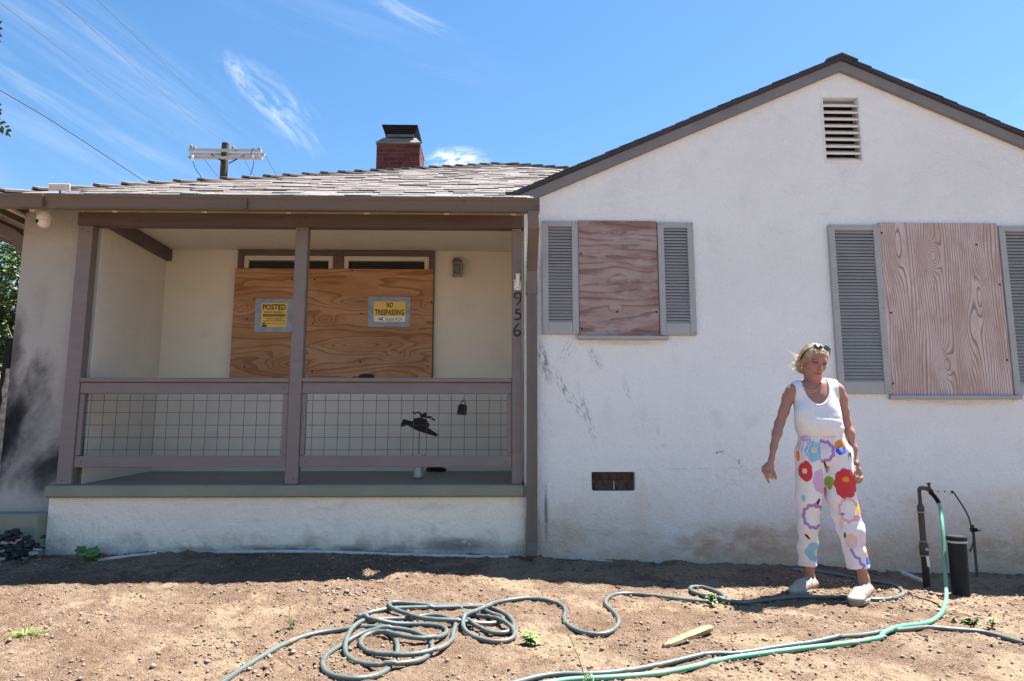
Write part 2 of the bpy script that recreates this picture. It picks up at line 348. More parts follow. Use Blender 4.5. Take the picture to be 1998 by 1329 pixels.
m_found = stucco('foundation_stucco', (0.92, 0.835, 0.71), 0.20, (0.22, 0.18, 0.15), 0.6, grime=0.12, bstr=1.0, bscale=38, dirt_low=-0.02, floor=0.12, wander=0.25, stains=[
    (-0.30, 0.20, 0.45, 0.085, 0, 9, 0.36, 0.42, 0.6, 0.75, (0.17, 0.17, 0.17)), (-3.2, 0.25, 0.3, 0.14, 90, 30, 0.45, 0.6, 0.25, 0.35, (0.45, 0.47, 0.47)),
    (-1.6, 0.17, 1.6, 0.05, 0, 6, 0.42, 0.55, 0.4, 0.7, (0.12, 0.11, 0.10)), (-1.5, 0.5, 2.5, 0.06, 0, 6, 0.5, 0.7, 0.4, 0.35, (0.42, 0.30, 0.22))])
m_trim = M('taupe_paint', (0.195, 0.160, 0.157), (0.175, 0.145, 0.142), 3, 0.55, bstr=0.12, bscale=30, stretch=(1, 1, 6), wear=(0.10, 0.085, 0.08), wscale=20, wlo=0.68, whi=0.75)
m_beam = M('brown_beam_paint', (0.125, 0.088, 0.080), (0.10, 0.070, 0.064), 5, 0.6, bstr=0.2, bscale=24, stretch=(0.3, 1, 5), wear=(0.06, 0.045, 0.04), wscale=8)
m_gutter = M('brown_gutter_metal', (0.135, 0.100, 0.083), (0.122, 0.092, 0.078), 2.5, 0.42, bstr=0.05, bscale=9, wear=(0.09, 0.07, 0.06), wscale=10)
m_spout = M('downspout_metal', (0.155, 0.124, 0.110), (0.14, 0.112, 0.100), 4, 0.45, wear=(0.10, 0.08, 0.07), wscale=18)
m_cream_wood = M('cream_wood', (0.74, 0.62, 0.48), (0.64, 0.53, 0.42), 6, 0.7, wear=(0.2, 0.14, 0.11), wscale=12)
m_slab = M('green_porch_paint', (0.245, 0.245, 0.190), (0.215, 0.218, 0.170), 3, 0.6, bstr=0.15, bscale=40, wear=(0.09, 0.085, 0.07), wscale=26, wlo=0.67, whi=0.74)
m_shutter = M('grey_shutter', (0.36, 0.36, 0.365), (0.33, 0.33, 0.335), 5, 0.5, wear=(0.42, 0.42, 0.42), wscale=20)
m_shgap_shade = M('shutter_gap_shade', (0.07, 0.07, 0.072), None, 9, 0.8)  # dark instead of shutter grey: shade between the slats put into the colour
m_fascia = M('grey_fascia', (0.20, 0.185, 0.188), (0.17, 0.158, 0.162), 4, 0.6, bstr=0.15, bscale=18)
m_drip = M('dark_drip_edge', (0.050, 0.045, 0.055), None, 6, 0.5)
m_shingle = M('asphalt_shingle', (0.175, 0.152, 0.142), (0.125, 0.108, 0.101), 11, 0.95, bstr=0.5, bscale=160, rand=0.09, wear=(0.085, 0.074, 0.068), wscale=30, wlo=0.62, whi=0.74)
m_shedge = M('dark_shingle', (0.075, 0.066, 0.066), (0.05, 0.044, 0.046), 9, 0.95, bstr=0.4, bscale=120, rand=0.2)
m_under = M('roof_underlay', (0.08, 0.068, 0.06), None, 5, 0.95)
m_ply_o = plywood('orange_plywood', (0.44, 0.255, 0.150), (0.36, 0.185, 0.098), (0.165, 0.070, 0.036), 'x', 9.0, (0.75, 4.6), 6.5,
    knots=[(-1.35, 2.42, 0.34, 0.055, 4.0), (-1.32, 1.98, 0.38, 0.06, 4.6), (-2.05, 1.78, 0.20, 0.06, 3.4), (-1.70, 2.24, 0.10, 0.05, 3.0), (-2.55, 2.38, 0.10, 0.06, 3.0), (-0.66, 2.38, 0.08, 0.05, 2.6), (-1.0, 1.88, 0.12, 0.05, 2.4)], seed=2.0, contrast=0.6)
m_ply_s = plywood('weathered_plywood', (0.37, 0.275, 0.255), (0.255, 0.145, 0.125), (0.135, 0.090, 0.085), 'x', 13.0, (0.9, 4.4), 4.5,
    knots=[(1.00, 2.78, 0.05, 0.025, 2.0), (1.05, 2.44, 0.12, 0.10, -0.8), (1.02, 2.12, 0.05, 0.025, 2.0)], weather=(0.38, 0.32, 0.32), wamt=0.8, seed=5.0, contrast=0.7)
m_ply_l = plywood('pale_plywood', (0.60, 0.50, 0.48), (0.52, 0.40, 0.37), (0.175, 0.110, 0.102), 'z', 42.0, (0.65, 3.4), 9.0,
    knots=[(2.60, 3.76, 0.11, 0.055, 6.0), (2.60, 3.70, 0.07, 0.03, 3.0), (1.66, 3.78, 0.13, 0.06, 5.0), (1.95, 4.02, 0.30, 0.07, 4.0), (2.25, 4.15, 0.2, 0.05, -3.4), (2.7, 3.45, .25, .05, 3.0)], weather=(0.36, 0.24, 0.20), wamt=0.5, seed=8.0, contrast=0.85)
m_brick = M('red_brick', (0.120, 0.030, 0.028), (0.088, 0.022, 0.022), 14, 0.9, bstr=0.4, bscale=60, rand=0.25)
m_mortar = M('mortar', (0.22, 0.18, 0.175), None, 20, 0.95)
m_conc = M('chimney_cap_concrete', (0.19, 0.185, 0.165), (0.14, 0.135, 0.12), 8, 0.9, bstr=0.3)
m_black = M('black_metal', (0.010, 0.010, 0.011), (0.008, 0.008, 0.009), 8, 0.75, spec=0.2)
m_flat_black = M('flat_black', (0.010, 0.010, 0.011), None, 8, 0.8)
m_white = M('white_plastic', (0.78, 0.77, 0.75), (0.70, 0.69, 0.67), 12, 0.45)
m_vent = M('white_paint', (0.76, 0.74, 0.72), (0.70, 0.68, 0.66), 10, 0.7)
m_sash = M('white_sash', (0.62, 0.56, 0.49), (0.55, 0.50, 0.44), 6, 0.5)
m_wire = M('mesh_wire', (0.07, 0.07, 0.075), None, 10, 0.45, metallic=0.6)
m_galv = M('galvanised_steel', (0.45, 0.46, 0.48), (0.38, 0.39, 0.41), 5, 0.45, metallic=0.4)
m_arm = M('grey_crossarm', (0.40, 0.42, 0.44), (0.33, 0.35, 0.37), 5, 0.6)
m_pole = M('pole_wood', (0.060, 0.045, 0.036), (0.035, 0.027, 0.022), 6, 0.9, stretch=(4, 4, 0.6), bstr=0.4)
m_line = M('weathered_line', (0.13, 0.13, 0.14), None, 3, 0.6)
m_cable = M('black_cable', (0.02, 0.02, 0.022), None, 3, 0.6)
m_glass, _nt, _b = base_mat('dark_glass', 0.06, 0, 0.6); _b.inputs['Base Color'].default_value = (0.012, 0.016, 0.016, 1)
m_hose = M('grey_hose', (0.098, 0.124, 0.120), (0.080, 0.100, 0.098), 6, 0.42, wear=(0.20, 0.155, 0.115), wscale=9, wlo=0.54, whi=0.70, bstr=0.05)
m_hoseg = M('green_hose', (0.085, 0.30, 0.185), (0.14, 0.31, 0.205), 4, 0.42, wear=(0.36, 0.32, 0.22), wscale=7, wlo=0.58, whi=0.72)
m_pvc = M('old_white_pipe', (0.55, 0.53, 0.50), (0.42, 0.40, 0.37), 12, 0.6, wear=(0.16, 0.13, 0.10), wscale=20)
m_iron = M('rusty_pipe', (0.060, 0.050, 0.046), (0.075, 0.052, 0.042), 16, 0.7, bstr=0.3, wear=(0.14, 0.12, 0.11), wscale=30)
m_abs = M('black_pipe', (0.011, 0.013, 0.019), (0.014, 0.015, 0.020), 6, 0.6, wear=(0.05, 0.044, 0.04), wscale=14, spec=0.2)
m_stone = M('dark_slate', (0.030, 0.034, 0.044), (0.015, 0.017, 0.022), 9, 0.7, bstr=0.5, bscale=30, rand=0.45)
m_scrap = M('pale_split_wood', (0.30, 0.21, 0.12), (0.19, 0.125, 0.07), 7, 0.8, stretch=(2, 2, 2), bstr=0.4, bscale=40)
m_num = M('black_number', (0.020, 0.021, 0.03), None, 8, 0.35)
m_yellow = M('yellow_sign', (0.72, 0.50, 0.12), (0.68, 0.47, 0.12), 10, 0.6)
m_paper = M('white_paper', (0.75, 0.73, 0.72), (0.72, 0.70, 0.69), 10, 0.6)
m_tape = M('blue_grey_tape', (0.26, 0.34, 0.46), (0.20, 0.27, 0.37), 14, 0.45, bstr=0.4, bscale=50)
m_ink = M('black_ink', (0.012, 0.012, 0.012), None, 10, 0.6)
m_pen = M('pen_ink', (0.10, 0.10, 0.14), None, 10, 0.6)
m_lamp = M('lantern_metal', (0.115, 0.095, 0.085), (0.09, 0.075, 0.068), 12, 0.5)
m_lampf = M('lantern_frame', (0.33, 0.31, 0.28), None, 12, 0.5)
m_leaf = M('green_leaf', (0.080, 0.150, 0.030), (0.055, 0.115, 0.022), 30, 0.5, rand=0.1)
m_leafy = M('young_leaf', (0.17, 0.26, 0.05), (0.11, 0.19, 0.04), 40, 0.5)
m_dry = M('dry_stem', (0.25, 0.20, 0.10), (0.17, 0.14, 0.07), 30, 0.8)
m_tree = vcol('tree_leaf', 0.55)
m_bark = M('bark', (0.10, 0.075, 0.055), None, 9, 0.9, bstr=0.5)

# ground material
m_dirt, nt, b = base_mat('dry_dirt', 0.95, 0, 0.15)
p = new(nt, 'ShaderNodeNewGeometry').outputs['Position']
n1 = noise(nt, p, 0.9, 5, 0.6); n2 = noise(nt, p, 4.0, 6, 0.68); n3 = noise(nt, p, 24, 5, 0.7); n4 = noise(nt, p, 110, 3, 0.7)
nq = noise(nt, p, 1.9, 6, 0.66)
col = mix(nt, sstep(nt, n2, 0.36, 0.62), (0.145, 0.092, 0.061), (0.212, 0.147, 0.102))
col = mix(nt, mth(nt, 'MULTIPLY', sstep(nt, nq, 0.50, 0.64), 0.65), col, (0.125, 0.076, 0.049))
col = mix(nt, mth(nt, 'MULTIPLY', sstep(nt, mth(nt, 'ADD', n1, mth(nt, 'MULTIPLY', n2, 0.5)), 0.72, 0.86), 0.85), col, (0.305, 0.225, 0.150))
col = mix(nt, mth(nt, 'MULTIPLY', sstep(nt, n3, 0.53, 0.68), 0.75), col, (0.088, 0.054, 0.037))
col = mix(nt, mth(nt, 'MULTIPLY', sstep(nt, n4, 0.53, 0.68), 0.7), col, (0.385, 0.295, 0.212))
nt.links.new(col, b.inputs['Base Color'])
bump(nt, b, mth(nt, 'ADD', mth(nt, 'MULTIPLY', n3, 1.5), mth(nt, 'MULTIPLY', n4, 0.8)), 1.0, 0.022)
m_clod = M('dirt_clods', (0.27, 0.19, 0.14), (0.15, 0.10, 0.073), 11, 0.95, bstr=0.5, bscale=90, wear=(0.38, 0.30, 0.235), wscale=17, wlo=0.60, whi=0.68)

# ------------------------------------------------------------------ ground sheet
def axis(lo, hi, step, far):
    a = np.arange(lo, hi, step); out = [a]; g = step; l, r = lo, hi; L = []; Rr = []
    while l > -far: g *= 1.28; l -= g; L.append(l)
    g = step; r = hi
    while r < far: Rr.append(r); g *= 1.28; r += g
    return np.r_[np.array(L[::-1]), a, np.array(Rr)]
gxs = axis(-4.9, 5.6, 0.013, 900); gys = axis(-3.95, 0.12, 0.012, 900)
X, Y = np.meshgrid(gxs, gys, indexing='ij')
fine = np.clip(1-np.maximum(np.abs(X-0.3)-5.0, np.abs(Y+1.9)-2.2)/0.5, 0, 1)
def relief(X, Y):
    r = 0.012*vnoise(X*7, Y*7, 3)+0.013*vnoise(X*16+3, Y*16, 4)+0.013*vnoise(X*33, Y*33+9, 5)+0.008*vnoise(X*62, Y*62+9, 1)
    c = vnoise(X*11+20, Y*11, 0); r = r+0.016*np.clip(c-0.18, 0, 1)*(0.6+vnoise(X*34, Y*34, 2))
    d = np.exp(-((Y+0.22)/0.30)**2)*(X > 0.3); r = r+d*(0.030*vnoise(X*6, Y*6, 1)+0.018*vnoise(X*22, Y*22, 2)+0.012)
    return r
Z = gz(X, Y)+fine*relief(X, Y)
nx, ny = X.shape
idx = np.arange(nx*ny).reshape(nx, ny)
fq = np.stack([idx[:-1, :-1], idx[1:, :-1], idx[1:, 1:], idx[:-1, 1:]], -1).reshape(-1, 4)
me = bpy.data.meshes.new('ground'); me.vertices.add(nx*ny); me.vertices.foreach_set('co', np.stack([X, Y, Z], -1).astype(np.float32).ravel())
me.loops.add(fq.size); me.loops.foreach_set('vertex_index', fq.ravel().astype(np.int32))
me.polygons.add(len(fq)); me.polygons.foreach_set('loop_start', np.arange(0, fq.size, 4, dtype=np.int32))
me.update(calc_edges=True); me.polygons.foreach_set('use_smooth', np.ones(len(fq), bool)); me.materials.append(m_dirt)
gr = bpy.data.objects.new('ground', me); COL.objects.link(gr)
tag(gr, 'bare dry brown dirt of the front yard', 'ground', kind='structure')
def gh(x, y): return float(gz(x, y)+relief(np.array(x), np.array(y)))

# ------------------------------------------------------------------ house
HOUSE = thing('house', (0, 0, 0), 'boarded-up white stucco house with brown trim, front porch and gable', 'house')
def hp(mb, name, mat, parent=None, **k): return mb.build(name, mat, parent or HOUSE, **k)
TS = 0.432; PKX = 3.068; WPK = 4.285
def wz(x): return WPK-TS*abs(x-PKX)
# gable wall with its attic vent and foundation vent openings
WX0, WX1 = 0.247, 5.95
vent = (2.895, 3.222, 3.445, 4.046)
q0, q1 = at(1154, 921, 0), at(1240, 958, 0)
fv = (q0[0], q1[0], q1[2], q0[2])
def rect(r, n=0): return [(r[0], r[2]), (r[1], r[2]), (r[1], r[3]), (r[0], r[3])]
def rrect(x0, x1, z0, z1, r):
    out = []
    for cx, cz, a0 in ((x1-r, z0+r, -90), (x1-r*0.3, z1-r*0.3, 0), (x0+r*0.3, z1-r*0.3, 90), (x0+r, z0+r, 180)):
        rr = r if cz == z0+r else r*0.3
        for k in range(4): a = rad(a0+30*k); out.append((cx+rr*math.cos(a), cz+rr*math.sin(a)))
    return out
outer = [(WX0, -0.6), (WX1, -0.6), (WX1, wz(WX1)), (PKX, WPK), (WX0, wz(WX0))]
wall = MB().wall(outer, [rect(vent), rrect(*fv, 0.022)], 0.0, 0.12); hp(wall, 'gable_wall', m_gable)
# closing walls so the house is a real volume
hp(MB().mm(WX0, WX0+0.1, 0.121, 1.42, -0.5, 3.08), 'porch_end_wall', m_porch)
hp(MB().mm(WX1-0.1, WX1, 0.121, 8.0, -0.6, 3.02), 'side_wall', m_gable)
hp(MB().mm(-3.9, WX1, 8.0, 8.1, -0.6, 3.0), 'rear_wall', m_gable)
hp(MB().mm(-4.0, -3.9, 1.42, 7.99, -0.6, 3.0), 'end_wall', m_pillar)
# porch walls
hp(MB().wall([(-3.9, 0.4), (0.247, 0.4), (0.247, 3.05), (-3.9, 3.05)], [[(-2.59, 1.62), (-0.645, 1.62), (-0.645, 2.95), (-2.59, 2.95)]], 1.30, 1.42), 'porch_rear_wall', m_porch)
hp(MB().mm(-4.02, -3.362, 0.10, 1.299, -0.3, 3.06), 'corner_wall', m_pillar)
hp(MB().mm(-3.3615, -3.357, 0.101, 1.298, 0.66, 2.971), 'porch_side_wall', m_porch)
cz_ = [0.70, 0.80, 0.88, 0.97, 1.08, 1.16, 1.25, 1.36, 1.44, 1.55, 1.62]
hp(MB().prism([(-4.021, z) for z in cz_]+[(-4.021-0.028-0.03*random.random()-0.03*(1-(z-0.7)/0.92), z) for z in reversed(cz_)], 0.103, 0.20), 'peeled_plaster', M('peeled_plaster', (0.36, 0.32, 0.28), (0.16, 0.14, 0.13), 22, 0.95, bstr=0.9, bscale=40, wear=(0.55, 0.52, 0.45), wscale=16))
hp(MB().mm(-3.3565, 0.246, 0.0, 1.299, 2.972, 3.01), 'porch_ceiling', m_porch)
hp(MB().mm(-3.545, 0.246, 0.0, 0.12, -0.4, 0.574), 'foundation_wall', m_found)
# porch slab: sloping green painted concrete
sl = MB(); x0, x1 = -3.562, 0.246
sl.add([(x0, -0.05, 0.577), (x1, -0.05, 0.577), (x1, 1.299, 0.577), (x0, 1.299, 0.577), (x0, -0.05, 0.672), (x1, -0.05, 0.672), (x1, 1.299, 0.735), (x0, 1.299, 0.735)],
       [(0, 3, 2, 1), (4, 5, 6, 7), (0, 1, 5, 4), (1, 2, 6, 5), (2, 3, 7, 6), (3, 0, 4, 7)])
hp(sl, 'porch_slab', m_slab, bevel=0.012)
a, b_ = at(8, 985, -0.02), at(88, 1050, -0.02)
hp(MB().mm(-4.0, -3.551, -0.12, 0.095, 0.0, 0.46), 'porch_step', m_slab, bevel=0.012)
# posts, beam, side beam
def board(x0, x1, y0, y1, z0, z1, name, mat=m_trim, parent=None, bev=0.004): return hp(MB().mm(x0, x1, y0, y1, z0, z1), name, mat, parent, bevel=bev)
board(-3.505, -3.385, 0.0, 0.09, 0.676, 2.823, 'porch_post'); board(-1.688, -1.585, 0.0, 0.09, 0.676, 2.823, 'porch_post'); board(0.145, 0.228, 0.0, 0.09, 0.676, 2.823, 'porch_post')
board(-3.512, 0.245, -0.012, 0.095, 2.825, 2.934, 'porch_beam', m_beam)
board(-3.383, -3.300, 0.097, 1.298, 2.850, 2.968, 'side_beam', m_beam)
nhm = MB().lathe([(0, 0), (0.0045, 0), (0.0045, 0.002)], (0, 0, 0), 6, axis=(0, -1, 0)).mesh('nail_head', m_black)
for x, y, z in ((-3.47, -.001, 2.79), (-3.42, -.001, 2.77), (-1.66, -.001, 2.79), (-1.61, -.001, 2.80), (0.17, -.001, 2.8), (0.2, -.001, 2.79), (-3.46, -.001, 0.71), (-1.62, -.001, 0.72), (0.19, -.001, 0.73), (-3.0, -.013, 2.86), (-1.66, -.013, 2.85), (-1.61, -.013, 2.9), (0.15, -.013, 2.88), (-3.33, .011, .86), (-1.75, .011, .855), (-1.53, .011, .86), (0.09, .011, .85), (-1.73, .011, 1.45), (0.11, .011, 1.46)): link('nail_head', nhm, HOUSE, (x, y, z))
# railing, two bays with welded wire
def bay(xa, xb, zt, name):
    r = thing(name, (0, 0, 0), None, None); del_ = r; r.parent = HOUSE
    board(xa, xb, -0.008, 0.082, zt-0.036, zt, 'top_rail', m_trim, r)
    board(xa, xb, 0.012, 0.05, zt-0.130, zt-0.038, 'upper_rail', m_trim, r)
    board(xa, xb, 0.012, 0.05, 0.812, 0.905, 'lower_rail', m_trim, r)
    for x in (xa, xb-0.040): board(x, x+0.040, 0.014, 0.048, 0.907, zt-0.132, 'stile', m_trim, r)
    z0, z1 = 0.907, zt-0.132
    mv = MB().tube([(0, 0, z0), (0, 0, z1)], 0.0022, 5).mesh('wire', m_wire); mh = MB().tube([(0, 0, 0), (xb-xa-0.08, 0, 0)], 0.0022, 5).mesh('wire', m_wire)
    x = xa+0.04+0.05
    while x < xb-0.05: link('wire', mv, r, (x+random.uniform(-.003, .003), 0.031, 0), (0, random.uniform(-.004, .004), 0)); x += 0.1035
    for k in range(5): link('wire', mh, r, (xa+0.04, 0.0265, z0+0.045+k*0.1), (0, random.uniform(-.002, .002), 0))
    return r
bay(-3.384, -1.689, 1.537, 'porch_railing'); bay(-1.584, 0.144, 1.541, 'porch_railing')
# transom window over the boards
fr = MB()
for r_ in ((-2.62, -0.62, 2.91, 2.965), (-2.62, -2.565, 1.6, 2.908), (-0.675, -0.62, 1.6, 2.908), (-1.655, -1.55, 1.6, 2.908)): fr.mm(r_[0], r_[1], 1.255, 1.36, r_[2], r_[3])
W = hp(fr, 'window', m_beam)
for xa, xb in ((-2.562, -1.658), (-1.547, -0.678)):
    s_ = MB().mm(xa, xb, 1.275, 1.345, 2.862, 2.907).mm(xa, xa+0.045, 1.275, 1.345, 1.62, 2.860).mm(xb-0.045, xb, 1.275, 1.345, 1.62, 2.860)
    hp(s_, 'sash', m_sash, W); hp(MB().mm(xa+0.046, xb-0.046, 1.315, 1.325, 1.62, 2.858), 'pane', m_glass, W)
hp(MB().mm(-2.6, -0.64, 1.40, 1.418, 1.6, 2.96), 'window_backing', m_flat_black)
# attic vent louvers
vr = thing('attic_vent', (0, 0, 0), None, None); vr.parent = HOUSE
f_ = MB(); x0, x1, z0, z1 = vent
f_.mm(x0-0.008, x0+0.006, -0.006, 0.02, z0-0.01, z1+0.01).mm(x1-0.006, x1+0.010, -0.006, 0.02, z0-0.01, z1+0.01).mm(x0+0.007, x1-0.007, -0.006, 0.02, z0-0.012, z0+0.012)
hp(f_, 'vent_frame', m_vent, vr)
slm = MB().box((0, 0, 0), (x1-x0-0.014, 0.088, 0.011), Matrix.Rotation(rad(38), 3, 'X')).box((0, -0.034, -0.022), (x1-x0-0.014, 0.010, 0.016)).mesh('louver', m_vent)
for k in range(9): link('louver', slm, vr, ((x0+x1)/2, 0.044, z0+0.042+k*(z1-z0-0.03)/9))
hp(MB().mm(x0, x1, 0.121, 0.135, z0, z1), 'vent_backing', m_flat_black, vr)  # black sheet added as a stand-in for the unlit attic behind the louvers
# foundation vent: dark mesh screen
V = thing('foundation_vent', (0, 0, 0), None, None); V.parent = HOUSE
hp(MB().mm(fv[0]-.01, fv[1]+.01, 0.075, 0.09, fv[2]-.01, fv[3]+.01), 'vent_backing', M('vent_dust', (0.22, 0.16, 0.13), (0.12, 0.085, 0.07), 22, 0.9, wear=(0.22, 0.18, 0.16), wscale=26, wlo=0.66, whi=0.72), V)
sc_ = MB(); n = 26
for k in range(n): x = fv[0]+(k+.5)/n*(fv[1]-fv[0]); sc_.tube([(x, 0.05, fv[2]), (x, 0.05, fv[3])], 0.0014, 4)
for k in range(11): z = fv[2]+(k+.5)/11*(fv[3]-fv[2]); sc_.tube([(fv[0], 0.05, z), (fv[1], 0.05, z)], 0.0014, 4)
o = hp(sc_, 'vent_screen', m_black, V); o['kind'] = 'stuff'
xm = fv[0]+0.52*(fv[1]-fv[0]); hp(MB().mm(xm, xm+0.006, 0.042, 0.048, fv[2]+0.006, fv[2]+0.08), 'vent_bar', m_galv, V)
# shutters
def shutter(x0, x1, z0, z1, n):
    r = thing('shutter', (0, 0, 0), None, None); r.parent = HOUSE
    st = 0.052; bot = 0.10; top = 0.05
    fr = MB().mm(x0, x0+st, -0.034, -0.001, z0, z1).mm(x1-st, x1, -0.034, -0.001, z0, z1).mm(x0+st+.0005, x1-st-.0005, -0.032, -0.001, z1-top, z1-.001).mm(x0+st+.0005, x1-st-.0005, -0.031, -0.001, z0+.001, z0+bot)
    hp(fr, 'shutter_frame', m_shutter, r, bevel=0.002)
    hp(MB().mm(x0+st, x1-st, -0.006, -0.002, z0+bot, z1-top), 'shutter_back', m_shgap_shade, r)
    h = (z1-top-z0-bot)/n
    sm = MB().box((0, 0, 0), (x1-x0-2*st-0.001, 0.004, h*1.14), Matrix.Rotation(rad(-40), 3, 'X')).mesh('slat', m_shutter)
    for k in range(n): link('slat', sm, r, ((x0+x1)/2, -0.018, z0+bot+(k+.5)*h), (random.uniform(-.03, .03), 0, 0))
    scm = MB().lathe([(0.0, -0.0362), (0.0035, -0.0362), (0.0035, -0.0335)], (0, 0, 0), 6, axis=(0, 1, 0)).mesh('screw', m_black)
    for x in (x0+0.018, x1-0.018):
        for z in (z0+0.02, (z0+z1)/2, z1-0.02): link('screw', scm, r, (x, 0, z))
    return r
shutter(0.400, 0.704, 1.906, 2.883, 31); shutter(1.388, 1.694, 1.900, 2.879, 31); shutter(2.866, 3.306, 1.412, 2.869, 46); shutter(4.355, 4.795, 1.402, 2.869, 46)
board(0.688, 1.452, -0.052, -0.001, 1.862, 1.892, 'window_sill', m_shutter); board(3.292, 4.402, -0.052, -0.001, 1.368, 1.400, 'window_sill', m_shutter)
# eave: soffit boards, rafter tails, gutters
EY, EZ, SL = -0.40, 2.935, 0.473           # eave edge, its height, slope of the main roof
def rz(y): return EZ+SL*(y-EY)
soff = MB(); soff.add([(-3.9, -0.385, 2.875), (0.30, -0.385, 2.875), (0.30, 0.10, 3.10), (-3.9, 0.10, 3.10), (-3.9, -0.385, 2.895), (0.30, -0.385, 2.895), (0.30, 0.10, 3.12), (-3.9, 0.10, 3.12)],
    [(0, 3, 2, 1), (4, 5, 6, 7), (0, 1, 5, 4), (1, 2, 6, 5), (2, 3, 7, 6), (3, 0, 4, 7)]); hp(soff, 'soffit', m_cream_wood)
hp(MB().mm(-3.9, 0.245, -0.385, -0.36, 2.868, 2.873), 'fascia_board', m_beam)
hp(MB().mm(-3.505, 0.245, 0.02, 0.09, 2.936, 3.03), 'frieze_board', m_cream_wood)
for pxx in (112, 265, 430, 585, 730, 876, 1000):
    x = at(pxx, 412, 0.0)[0]
    hp(MB().box((x, -0.17, 2.941), (0.042, 0.36, 0.07), Matrix.Rotation(math.atan(0.46), 3, 'X')), 'rafter_tail', m_cream_wood)
def gutter(x0, x1, yb, zt, name, lab=None):
    prof = [(yb, zt-0.100), (yb-0.055, zt-0.100), (yb-0.066, zt-0.088), (yb-0.066, zt-0.055), (yb-0.082, zt-0.030), (yb-0.094, zt-0.018), (yb-0.094, zt), (yb-0.088, zt), (yb-0.088, zt-0.016), (yb-0.06, zt-0.05), (yb-0.06, zt-0.09), (yb-0.004, zt-0.094), (yb-0.004, zt), (yb, zt)]
    n = len(prof); vs = [(x0, *p) for p in prof]+[(x1, *p) for p in prof]
    tr = tessellate_polygon([[Vector((p[0], p[1], 0)) for p in prof]])
    fs = [(i, (i+1) % n, n+(i+1) % n, n+i) for i in range(n)]+list(tr)+[tuple(i+n for i in t) for t in tr]
    g = MB().add(vs, fs)
    for x in (x0, x1-0.002): g.mm(x+0.0001, x+0.0019, yb-0.085, yb-0.006, zt-0.096, zt-0.002)
    return hp(g, name, m_gutter)
gutter(-3.52, 0.352, -0.386, 2.925, 'gutter'); gutter(-5.0, -3.512, -0.400, 2.927, 'gutter')
hp(MB().mm(-1.96, -1.945, -0.483, -0.386, 2.824, 2.9265), 'gutter_seam', m_gutter)
# side eave at the far end: dark outrigger beam and its pale lower edge
hp(MB().mm(-4.42, -4.30, -0.30, 1.6, 2.80, 2.93), 'eave_beam', m_beam); hp(MB().mm(-4.6, -4.03, -0.30, 1.6, 2.932, 2.95), 'eave_soffit', m_cream_wood)
# downspouts
def spout_bar(mb, path, w, d): mb.tube(path, 0, rect=(d/2, w/2))
ds = MB(); X0 = at(1037, 600, -0.04)[0]
pth = [(X0-0.005, -0.43, 2.828), (X0-0.005, -0.43, 2.79), (X0, -0.40, 2.72), (X0+0.004, -0.12, 2.50), (X0+0.004, -0.058, 2.44), (X0+0.004, -0.050, 2.36), (X0, -0.050, 1.2), (X0-0.004, -0.050, 0.32), (X0-0.004, -0.052, 0.22), (X0-0.012, -0.10, 0.145), (X0-0.016, -0.16, 0.11)]
ds.tube([Vector(p) for p in pth], 0, rect=(0.034, 0.042)); DS = hp(ds, 'downspout', m_spout)
cr = MB()
for k in range(9): z = 2.70-k*0.028; t = (2.72-z)/0.22; cr.box((X0+0.003, -0.375+0.27*t, z), (0.091, 0.075, 0.010))
for k in range(4): cr.box((X0-0.004, -0.052, 0.30-k*0.02), (0.089, 0.074, 0.008))
for x in (-0.028, -0.014, 0, 0.014, 0.028): cr.mm(X0+x-0.002, X0+x+0.002, -0.087, -0.0835, 0.34, 2.34)
cr.mm(X0-0.046, X0+0.05, -0.088, -0.012, 2.24, 2.34); hp(cr, 'crimp', m_spout, DS)
ls = MB(); pts = [at(-40, 425, 0.02), at(0, 447, 0.06), at(22, 457, 0.1), at(38, 470, 0.13), at(43, 482, 0.14), at(43, 492, 0.14)]
ls.tube(spline(pts, 14), 0, rect=(0.045, 0.040)); hp(ls, 'side_downspout', m_gutter)
# ---- roof
ROOF = thing('roof', (0, 0, 0), None, None); ROOF.parent = HOUSE
XL, PX, PY = -4.13, 0.137, 3.87; XR = PX+(PX-XL); PZ = rz(PY)
rp = MB(); t = 0.03
def slabq(pts):
    n = len(pts); rp.add([Vector(p) for p in pts]+[Vector(p)-Vector((0, 0, t)) for p in pts], [tuple(range(n)), tuple(reversed(range(n, 2*n)))]+[(i, n+i, n+(i+1) % n, (i+1) % n) for i in range(n)])
slabq([(XL, EY, EZ), (0.09, EY, EZ), (0.09, 0.14, rz(0.14)), (XR-(0.14-EY), 0.14, rz(0.14)), (PX, PY, PZ)]); slabq([(XL, EY, EZ), (PX, PY, PZ), (PX, 8.3, PZ), (XL, 8.3, EZ)]); slabq([(XR-0.54, 0.14, rz(0.14)), (XR-0.54, 8.3, rz(0.14)), (PX, 8.3, PZ), (PX, PY, PZ)])
hp(rp, 'roof_deck', m_under, ROOF)
